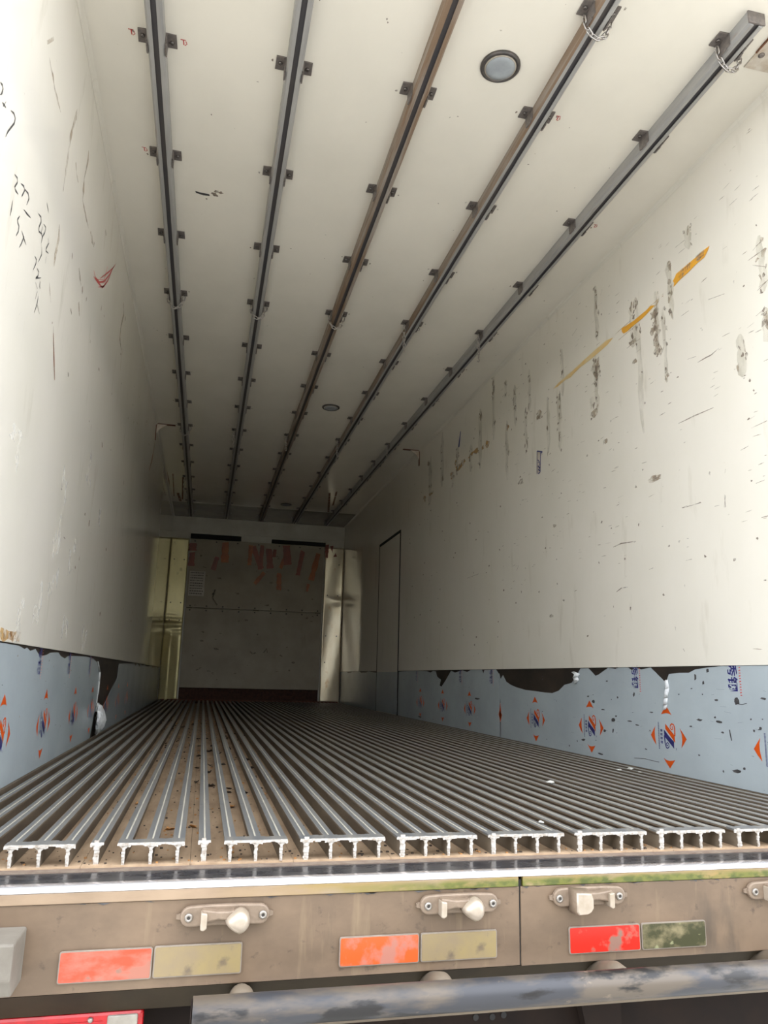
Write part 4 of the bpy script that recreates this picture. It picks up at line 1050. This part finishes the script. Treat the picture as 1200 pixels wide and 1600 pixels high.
for s in [[[1.39, 2.065], [1.251, 2.071]], [[1.365, 2.021], [1.202, 2.024]], [[1.051, 2.041], [0.977, 2.07]], [[1.097, 2.064], [0.978, 2.06]]]:
    ribbon(rs, s, 0.008, on_right, 0.0005, 0, True)
rs.build('orange_residue', 'stain_ochre', wall_right, recalc=False)['kind'] = 'stuff'
rs = MB()
for s in [[[6.84, 1.811], [6.82, 1.368]], [[7.696, 2.003], [7.715, 1.588]]]:
    ribbon(rs, s, 0.03, on_right, 0.0005, 0, True)
for s in [[[1.193, 1.211], [1.184, 1.317], [1.182, 1.409]], [[1.179, 0.992], [1.18, 1.159]]]:
    ribbon(rs, [(1.221, s[0][1]), (1.221, s[-1][1])], 0.012, on_ceiling, 0.0002)
rs.build('rust_runs', 'stain_rust', wall_right, recalc=False)

# -- tapes and labels stuck to the right wall
def wall_tape(name, poly, m, label, cat, group=None):
    mb = MB(); mb.prism([on_right(y, z, 0.0007) for y, z in poly], (-0.0008, 0, 0))
    o = mb.build(name, m); place(o, on_right(*poly[0])); tag(o, label, cat, group); return o
t1 = wall_tape('tape_strip', [[0.648, 2.111], [0.661, 2.096], [0.684, 2.08], [0.73, 2.081], [0.797, 2.073], [0.865, 2.069], [0.899, 2.062], [0.893, 2.077], [0.901, 2.091], [0.886, 2.101], [0.875, 2.111], [0.815, 2.111], [0.736, 2.111], [0.685, 2.113]], 'tape_yellow', 'bright yellow tape strip with dark print high on the scuffed wall', 'tape')
mb = MB()
off = t1.location
for (c0, c1, w) in [[[0.863, 2.098], [0.772, 2.099], 0.014], [[0.855, 2.081], [0.827, 2.081], 0.01], [[0.736, 2.105], [0.682, 2.102], 0.012], [[0.729, 2.092], [0.691, 2.09], 0.006]]:
    n_ = 7
    for k in range(n_):
        t = (k + 0.2)/n_; y = c0[0] + (c1[0] - c0[0])*t; z = c0[1] + (c1[1] - c0[1])*t
        tf2 = lambda a, b, l=0.0: tuple(Vector(on_right(a, b, 0.0018)) - off)
        ribbon(mb, [(y, z - w), (y - 0.003, z + w)], 0.006, tf2); ribbon(mb, [(y - 0.012, z + w*0.3), (y + 0.004, z + w*0.4)], 0.005, tf2)
mb.build('printed_mark', 'scuff_brown', t1, recalc=False)['kind'] = 'stuff'
wall_tape('tape_strip', [[1.046, 2.048], [1.093, 2.04], [1.149, 2.033], [1.247, 2.033], [1.284, 2.029], [1.314, 2.032], [1.328, 2.046], [1.333, 2.068], [1.287, 2.062], [1.216, 2.056], [1.169, 2.057], [1.113, 2.057], [1.08, 2.062]], 'tape_yellow', 'thin twisted yellow tape remnant between the bright strip and the faded one', 'tape')
wall_tape('tape_strip', [[1.413, 2.056], [1.467, 2.044], [1.548, 2.04], [1.677, 2.038], [1.767, 2.041], [1.846, 2.034], [1.878, 2.027], [1.943, 2.037], [2.045, 2.035], [2.097, 2.043], [2.027, 2.053], [1.909, 2.055], [1.828, 2.058], [1.72, 2.064], [1.574, 2.07], [1.478, 2.071]], 'tape_faded', 'long faded ochre tape remnant tapering along the scuffed wall', 'tape')
bl = wall_tape('ink_mark', [[3.782, 2.323], [3.771, 2.317], [3.807, 2.196], [3.84, 2.203]], 'ink_blue', 'short dark blue vertical bar on the scuffed wall', 'label')
lb = wall_tape('label_strip', [[2.335, 1.73], [2.284, 1.712], [2.293, 1.586], [2.324, 1.58], [2.348, 1.59]], 'gusset_white', 'narrow label strip with blue lettering on the scuffed wall', 'label')
mb = MB(); off2 = lb.location
for s in [[[2.335, 1.729], [2.342, 1.588]], [[2.287, 1.713], [2.296, 1.586]], [[2.335, 1.729], [2.26, 1.703]], [[2.327, 1.672], [2.305, 1.652], [2.326, 1.652]], [[2.305, 1.652], [2.297, 1.633], [2.321, 1.63], [2.304, 1.605]], [[2.327, 1.632], [2.298, 1.614]], [[2.325, 1.611], [2.299, 1.594]], [[2.329, 1.585], [2.299, 1.584]], [[2.28, 1.699], [2.26, 1.701]]]:
    ribbon(mb, s, 0.008, lambda a, b, l=0.0: tuple(Vector(on_right(a, b, 0.0018)) - off2))
mb.build('lettering', 'ink_blue', lb, recalc=False)

# ================================================================== LOOSE THINGS ON THE FLOOR
ZCH = -0.042
def leaf(x, y, z, s, m, label, group, rot=0.0, bend=0.25):
    mb = MB()
    prof = [(-1.0, 0.04), (-0.75, 0.30), (-0.4, 0.46), (0.0, 0.5), (0.4, 0.38), (0.75, 0.2), (1.0, 0.02)]
    rr = random.Random(int(abs(x*1000) + abs(y*777)))
    up, dn, md = [], [], []
    for t, w in prof:
        zc = bend*(t*t)*0.5 + rr.uniform(0, 0.08)
        up.append((t, w*rr.uniform(0.8, 1.15), zc + 1.1*w*rr.uniform(0.5, 1.2) + 0.03)); dn.append((t, -w*rr.uniform(0.8, 1.15), zc + 0.9*w*rr.uniform(0.5, 1.2) + 0.03)); md.append((t, 0, zc + 0.02))
    for i in range(6):
        mb.face([md[i], md[i+1], up[i+1], up[i]]); mb.face([dn[i], dn[i+1], md[i+1], md[i]])
    mb.face([(1.0, 0.0, bend*0.5 + .02), (1.5, 0.05, bend*0.5 + .1), (1.5, -0.02, bend*0.5 + .1)])
    me = mb.mesh('leaf', m); me.transform(Matrix.Scale(s, 4))
    o = link('dry_leaf', me); 
    zm = min(v.co.z for v in me.vertices)
    o.location = (x, y, z - zm + 0.0004); o.rotation_euler = (0, 0, rot)
    tag(o, label, 'leaf', group)
def chan(x):  # nearest open channel centre
    k = math.floor((x - X0)/PITCH); return X0 + PITCH*(k + 0.5)
LEAVES = [[-0.726, 0.358], [-0.66, 0.385], [-0.545, 0.68], [-0.839, 0.761], [-0.494, 0.368]]
for i, (q, s, r, lab) in enumerate(zip(LEAVES, (0.015, 0.015, 0.021, 0.012, 0.009), (0.4, 2.2, 1.1, 0.2, 1.9),
        ('small tan curled leaf in a floor channel, close to the sawn bar ends', 'tan crumpled leaf beside a joint bar of the floor', 'largest tan dry leaf lying in a floor channel',
         'pale small leaf fragment in a floor channel', 'tiny tan leaf crumb in a floor channel'))):
    leaf(chan(q[0]), q[1], ZCH, s, 'leaf_tan', lab, 'tan leaves in the floor channels', r)
random.seed(9)
DARK = [[-0.666, 3.162], [-0.66, 2.683], [-0.666, 2.152], [-0.664, 1.667], [-0.657, 1.226], [-0.597, 3.168], [-0.598, 2.364], [-0.608, 1.753], [-0.602, 1.505], [-0.605, 1.125], [-0.538, 2.269], [-0.546, 1.789], [-0.545, 1.063], [-0.548, 0.974], [-0.483, 3.213], [-0.489, 2.523], [-0.484, 1.983], [-0.487, 0.954], [-0.425, 1.646], [-0.427, 1.045], [-0.368, 1.307], [-0.37, 1.042], [-0.312, 1.185], [-0.434, 1.962], [-0.432, 3.698], [-0.369, 2.156], [-0.368, 1.871], [-0.412, 1.484]]
for i, q in enumerate(DARK):
    leaf(chan(q[0]) + random.uniform(-0.006, 0.006), q[1], ZCH, random.uniform(0.013, 0.023), 'leaf_dark', 'dark rotten leaf scrap in a floor channel', 'dark leaf scraps in the floor channels', random.uniform(0, 6.3))
gr = MB(); random.seed(91)
for _ in range(1500):
    x = chan(random.uniform(-1.1, 0.6)) + random.uniform(-0.019, 0.019); y = 0.01 + random.random()**1.6*5
    s = random.uniform(0.0010, 0.0034)*(1 + 0.25*y)
    gr.box((x - s, y - s, ZCH - 0.0005), (x + s*random.uniform(.5, 1), y + s, ZCH + s*0.8), 0 if random.random() < 0.6 else 1)
tag(gr.build('floor_grit', ['leaf_dark', 'leaf_tan']), 'dark and tan crumbs of dirt scattered in the floor channels', 'grit', kind='stuff')
def scrap(x, y, s, label, seed):
    rr = random.Random(seed); bm = bmesh.new()
    bmesh.ops.create_icosphere(bm, subdivisions=2, radius=1)
    for v in bm.verts:
        v.co *= rr.uniform(0.55, 1.15); v.co.z = v.co.z*0.35
    me = bpy.data.meshes.new('scrap'); bm.to_mesh(me); bm.free()
    me.transform(Matrix.Diagonal((s, s*1.3, s, 1))); me.materials.append(MATS['plastic_scrap'])
    zm = min(v.co.z for v in me.vertices)
    o = link('plastic_scrap', me); o.location = (x, y, 0.0015 - zm); tag(o, label, 'scrap', 'plastic scraps on the floor bars')
for (q, s, lab) in zip([[0.555, 0.822], [1.103, 1.218], [1.028, 1.177], [0.195, 0.12], [1.082, 1.112]], (0.016, 0.014, 0.012, 0.008, 0.008),
        ('crumpled white plastic scrap out on the floor bars', 'white plastic scrap near the foot of the printed film', 'small pale plastic scrap beside a larger one near the film',
         'tiny white chip on a floor bar close to the sawn ends', 'thin white sliver near the foot of the printed film')):
    scrap(q[0], q[1], s, lab, int(s*1e5) + int(q[0]*100))

# ================================================================== REAR SILL AND BEAM
FYB = -0.15
beam = tag(empty('rear_beam', (0, FYB, -0.2)), 'dirty stainless rear cross beam under the floor with polished edge', 'beam')
def bp(mb, name, m, bevel=0.0): return rel(mb.build(name, m, beam, bevel=bevel), beam)
SEAM = 0.019
m = MB(); m.box((-1.325, FYB, -0.224), (SEAM - 0.0012, FYB + 0.012, -0.073)); bp(m, 'face_plate', 'beam_steel', 0.002)
m = MB(); m.box((SEAM + 0.0012, FYB - 0.0015, -0.225), (1.325, FYB + 0.012, -0.073)); bp(m, 'face_plate', 'beam_steel', 0.002)
m = MB(); m.box((SEAM - 0.004, FYB + 0.002, -0.224), (SEAM + 0.004, FYB + 0.010, -0.06)); bp(m, 'seam', 'black_gap')
m = MB(); m.box((-1.325, FYB - 0.004, -0.0725), (SEAM - 0.004, FYB + 0.01, -0.0532)); bp(m, 'lip', 'mossy_lip', 0.0015)
m = MB(); m.box((SEAM + 0.006, FYB - 0.0038, -0.0725), (1.325, FYB + 0.01, -0.0532)); bp(m, 'lip', 'mossy_lip', 0.0015)
# rounded polished edge
m = MB(); pts = []
for k in range(9):
    a = math.pi/2*k/8
    pts.append((-1.325, FYB + 0.010 - 0.015*math.sin(a), -0.0525 + 0.0085*math.cos(a) - 0.0))
pts += [(-1.325, FYB + 0.03, -0.0525)]
pts = [(-1.325, FYB + 0.03, -0.044)] + pts
m.prism(pts, (2.65, 0, 0), smooth=True); bp(m, 'polished_edge', 'edge_polished')
m = MB(); m.box((-1.3, FYB + 0.03, -0.0545), (1.3, -0.03, -0.0475)); bp(m, 'black_sill', 'sill_black')
m = MB(); m.box((-1.3, -0.03, -0.0545), (1.3, -0.0045, -0.0455)); bp(m, 'dirt_ledge', 'sill_dirt')
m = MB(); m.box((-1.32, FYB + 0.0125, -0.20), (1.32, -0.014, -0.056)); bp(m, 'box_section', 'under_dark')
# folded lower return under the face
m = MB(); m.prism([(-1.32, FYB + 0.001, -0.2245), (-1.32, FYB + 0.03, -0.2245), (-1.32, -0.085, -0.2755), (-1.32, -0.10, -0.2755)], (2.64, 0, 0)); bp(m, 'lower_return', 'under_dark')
# lap patch marks at the lip
st = MB(); random.seed(17)
for _ in range(26):
    x = random.uniform(-0.9, 0.55)
    st.face([(x, FYB - 0.0022, -0.0735), (x + random.uniform(0.006, 0.03), FYB - 0.0022, -0.0735), (x + random.uniform(0.006, 0.02), FYB - 0.0022, -0.0735 - random.uniform(0.001, 0.004))])
q = bp(st, 'grime_line', 'ink_black'); q['kind'] = 'stuff'

# door-bar keepers
def keeper(xc, zc, mirror, label):
    root = tag(empty('lock_keeper', (xc, FYB - 0.0016, zc)), label, 'lock keeper', 'cast lock keepers on the rear beam')
    s = -1 if mirror else 1
    # base with rounded ends and ears
    pts = []
    for k in range(9):
        a = math.pi/2 + math.pi*k/8; pts.append((-0.066 + 0.018*math.cos(a), 0, 0.018*math.sin(a)))
    pts += [(-0.02, 0, -0.017), (0.02, 0, -0.017)]
    for k in range(9):
        a = -math.pi/2 + math.pi*k/8; pts.append((0.066 + 0.018*math.cos(a), 0, 0.018*math.sin(a)))
    pts += [(0.03, 0, 0.0195), (-0.03, 0, 0.0195)]
    m = MB(); m.prism(pts, (0, -0.011, 0)); m.build('base', 'keeper_cast', root, bevel=0.003)
    m = MB()
    for e in (-1, 1): m.prism([(e*0.083, -0.001, 0.005), (e*0.091, -0.001, 0.003), (e*0.091, -0.001, -0.004), (e*0.083, -0.001, -0.006)], (0, -0.005, 0))
    m.build('ear', 'keeper_cast', root)
    for x in (-0.068, 0.071):
        m = MB(); m.lathe([(0.0078, 0.010), (0.0078, 0.014), (0.0062, 0.016), (0.0032, 0.016), (0.0030, 0.0125)], (x*s, 0, -0.001), (0, -1, 0), 20, mi=[0, 0, 0, 1, 1])
        m.build('bolt', ['keeper_bolt', 'socket'], root)
    # arched bridge
    m = MB()
    up_ = [(-0.044, 0.016), (-0.030, 0.014), (-0.012, 0.0115), (0.006, 0.0115), (0.018, 0.013)]
    dn_ = [(0.018, -0.008), (0.006, -0.005), (-0.012, -0.003), (-0.030, -0.006), (-0.044, -0.012)]
    m.prism([(x*s, -0.009, z) for x, z in up_ + dn_], (0, -0.018, 0))
    m.build('bridge', 'keeper_cast', root, bevel=0.003)
    # small claw
    m = MB(); m.prism([(s*-0.046, -0.010, 0.012), (s*-0.034, -0.010, 0.010), (s*-0.034, -0.010, -0.016), (s*-0.040, -0.010, -0.020), (s*-0.046, -0.010, -0.018)], (0, -0.024, 0))
    m.build('claw', 'keeper_worn', root, bevel=0.002)
    # big nose that takes the cam
    m = MB()
    if not mirror:
        ring = []
        for k in range(24):                       # rounded teardrop, pointed towards the claw
            a = 2*math.pi*k/24
            r_ = 0.0225
            x = 0.026 + r_*math.cos(a)*(1.15 if math.cos(a) < 0 else 0.9); z = -0.006 + r_*math.sin(a)*(1 - 0.38*max(0, -math.cos(a)))
            ring.append((x, z))
        secs = ((-0.009, 1.0), (-0.022, 1.0), (-0.030, 0.97), (-0.037, 0.88), (-0.042, 0.72), (-0.045, 0.48), (-0.0463, 0.2))
        cx_, cz_ = 0.027, -0.006
        mats = ['keeper_cast', 'keeper_worn']
    else:
        ring = [(-0.046, 0.016), (-0.012, 0.014), (-0.008, 0.004), (-0.008, -0.014), (-0.014, -0.022), (-0.022, -0.026), (-0.042, -0.027), (-0.046, -0.020)]
        ring = [(-a, b) for a, b in ring]
        secs = ((-0.009, 1.18), (-0.040, 1.0), (-0.0445, 0.9))
        cx_, cz_ = 0.027, -0.006
        mats = ['keeper_cast', 'keeper_worn']
    vv = []
    for (y, k) in secs: vv.append([(s*(cx_ + (a - cx_)*k), y, cz_ + (b - cz_)*k) for a, b in ring])
    n = len(ring)
    for i in range(len(vv) - 1):
        for j in range(n): m.face([vv[i][j], vv[i][(j+1) % n], vv[i+1][(j+1) % n], vv[i+1][j]], 0 if i == 0 else 1, True)
    m.face(vv[-1], 1); m.face(vv[0][::-1], 0)
    me = m.mesh('nose', mats)
    bm = bmesh.new(); bm.from_mesh(me); bmesh.ops.remove_doubles(bm, verts=bm.verts, dist=1e-5); bmesh.ops.recalc_face_normals(bm, faces=bm.faces); bm.to_mesh(me); bm.free()
    link('nose', me, root)
keeper(-0.589, -0.101, False, 'cast lock keeper above the dusty red and beige reflectors')
keeper(-0.118, -0.099, False, 'cast lock keeper above the half-cleaned orange reflector')
keeper(0.174, -0.0955, True, 'cast lock keeper with squared nose above the mossy reflector')
keeper(0.648, -0.099, False, 'cast lock keeper far along the beam past the mossy reflector')

# reflective plates
def reflector(x0, x1, z0, z1, m, label, skew=0.0):
    root = tag(empty('reflector_plate', (x0, FYB - 0.0016, z0)), label, 'reflector', 'reflector plates on the rear beam')
    w, h = x1 - x0, z1 - z0
    def rr_(ins, r):
        pts = []
        for (cx_, cz_, a0) in ((w - ins - r, h - ins - r, 0), (ins + r, h - ins - r, 90), (ins + r, ins + r, 180), (w - ins - r, ins + r, 270)):
            for k in range(5):
                a = math.radians(a0 + 90*k/4); pts.append((cx_ + r*math.cos(a), 0, cz_ + r*math.sin(a)))
        return pts
    b = MB(); b.prism(rr_(0, 0.004), (0, -0.0035, 0)); b.build('backing', 'reflector_edge', root)
    f = MB(); f.prism([(a, -0.0035, c) for a, _, c in rr_(0.0022, 0.003)], (0, -0.0012, 0)); f.build('reflective_face', m, root)
reflector(-0.881, -0.718, -0.2055, -0.152, 'reflector_red', 'dusty red reflector plate nearest the end of the beam')
reflector(-0.715, -0.553, -0.2050, -0.151, 'reflector_white', 'plain dusty beige reflector plate beside the dusty red one')
reflector(-0.364, -0.2015, -0.2055, -0.152, 'reflector_orange', 'bright orange-red reflector plate with one dusty side')
reflector(-0.198, -0.035, -0.2052, -0.152, 'reflector_white', 'yellowish dusty reflector plate beside the orange-red one')
reflector(0.127, 0.293, -0.2075, -0.155, 'reflector_scarlet', 'scarlet reflector plate with a grey worn patch')
reflector(0.297, 0.454, -0.2075, -0.155, 'reflector_moss', 'moss-covered reflector plate beside the scarlet one')

# bump block at the beam end
bb = MB(); bb.prism([(-1.16, FYB - 0.0005, -0.107), (-1.16, FYB - 0.10, -0.107), (-1.16, FYB - 0.10, -0.165), (-1.16, FYB - 0.075, -0.197), (-1.16, FYB - 0.0005, -0.197)], (0.218, 0, 0))
o = bb.build('bump_block', 'bump_block', bevel=0.004); place(o, (-1.05, FYB, -0.15)); tag(o, 'dusty square bump block fixed to the end of the rear beam', 'bump stop')

# under-run tube and its struts
UZ, UY, UR = -0.2275, -0.262, 0.0265
ur = tag(empty('under_run_bar', (0, UY, UZ)), 'round scratched under-run tube hanging below the rear beam', 'bumper bar')
m = MB(); m.tube([(-0.640, UY, UZ), (1.25, UY, UZ - 0.004)], UR, 32)
rel(m.build('tube', 'tube_paint', ur), ur)
m = MB(); m.tube([(-0.6405, UY + 0.010, UZ - 0.010), (1.2, UY + 0.010, UZ - 0.014)], UR*0.93, 32)
rel(m.build('dirt_crust', 'tube_dirt', ur), ur)
m = MB(); m.lathe([(UR*0.86, 0), (UR*0.86, 0.002), (UR*0.8, 0.0022)], (-0.6405, UY, UZ), (-1, 0, 0), 24); rel(m.build('end_cap', 'under_brown', ur), ur)
for x in (-0.555, -0.175, 0.195, 0.60):
    m = MB(); m.tube([(x, UY + 0.012, UZ + 0.002), (x + 0.003, UY + 0.05, UZ + 0.0015), (x + 0.006, -0.102, UZ - 0.035)], 0.0215, 20)
    rel(m.build('strut', 'tube_dirt', ur), ur)

# tail lamp
tl = tag(empty('tail_lamp', (-1.1, -0.098, -0.36)), 'long red tail lamp with a clear window below the rear beam', 'tail lamp')
m = MB(); m.box((-1.22, -0.099, -0.40), (-0.727, -0.07, -0.2765)); rel(m.build('red_lens', 'tail_red', tl, bevel=0.006), tl)
m = MB(); m.box((-0.792, -0.104, -0.37), (-0.737, -0.098, -0.2815)); rel(m.build('clear_window', 'tail_clear', tl, bevel=0.004), tl)
m = MB(); m.lathe([(0.005, 0), (0.0048, 0.003), (0.002, 0.005)], (-0.822, -0.099, -0.288), (0, -1, 0), 12); rel(m.build('screw', 'keeper_bolt', tl), tl)
m = MB()
for k in range(14): m.box((-1.2, -0.1005, -0.39 + k*0.0075), (-0.80, -0.099, -0.3885 + k*0.0075))
rel(m.build('lens_rib', 'tail_red', tl), tl)

# chassis behind and below
ch = tag(empty('chassis_crossmember', (0, 0.05, -0.4)), 'dark rusty chassis cross member with round holes behind the under-run tube', 'chassis')
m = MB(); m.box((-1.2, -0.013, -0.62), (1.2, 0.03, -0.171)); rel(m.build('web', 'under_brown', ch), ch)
for (x, z) in ((-0.19, -0.378), (-0.030, -0.3695), (0.0085, -0.371), (0.035, -0.369)):
    m = MB(); m.lathe([(0.0065, 0), (0.0065, 0.0012)], (x, -0.0135, z), (0, -1, 0), 16); rel(m.build('hole', 'black_gap', ch), ch)
m = MB(); m.prism([(0.20, -0.02, -0.33), (0.235, -0.02, -0.30), (0.30, -0.02, -0.30), (0.30, -0.02, -0.60), (0.26, -0.02, -0.60)], (0, -0.03, 0)); rel(m.build('hanger', 'under_brown', ch), ch)
# chassis legs down to the wheels keep the box off the yard
for sx in (-0.45, 0.45):
    m = MB(); m.box((sx - 0.05, 0.2, -0.45), (sx + 0.05, L, -0.171)); rel(m.build('long_member', 'under_brown', ch), ch)
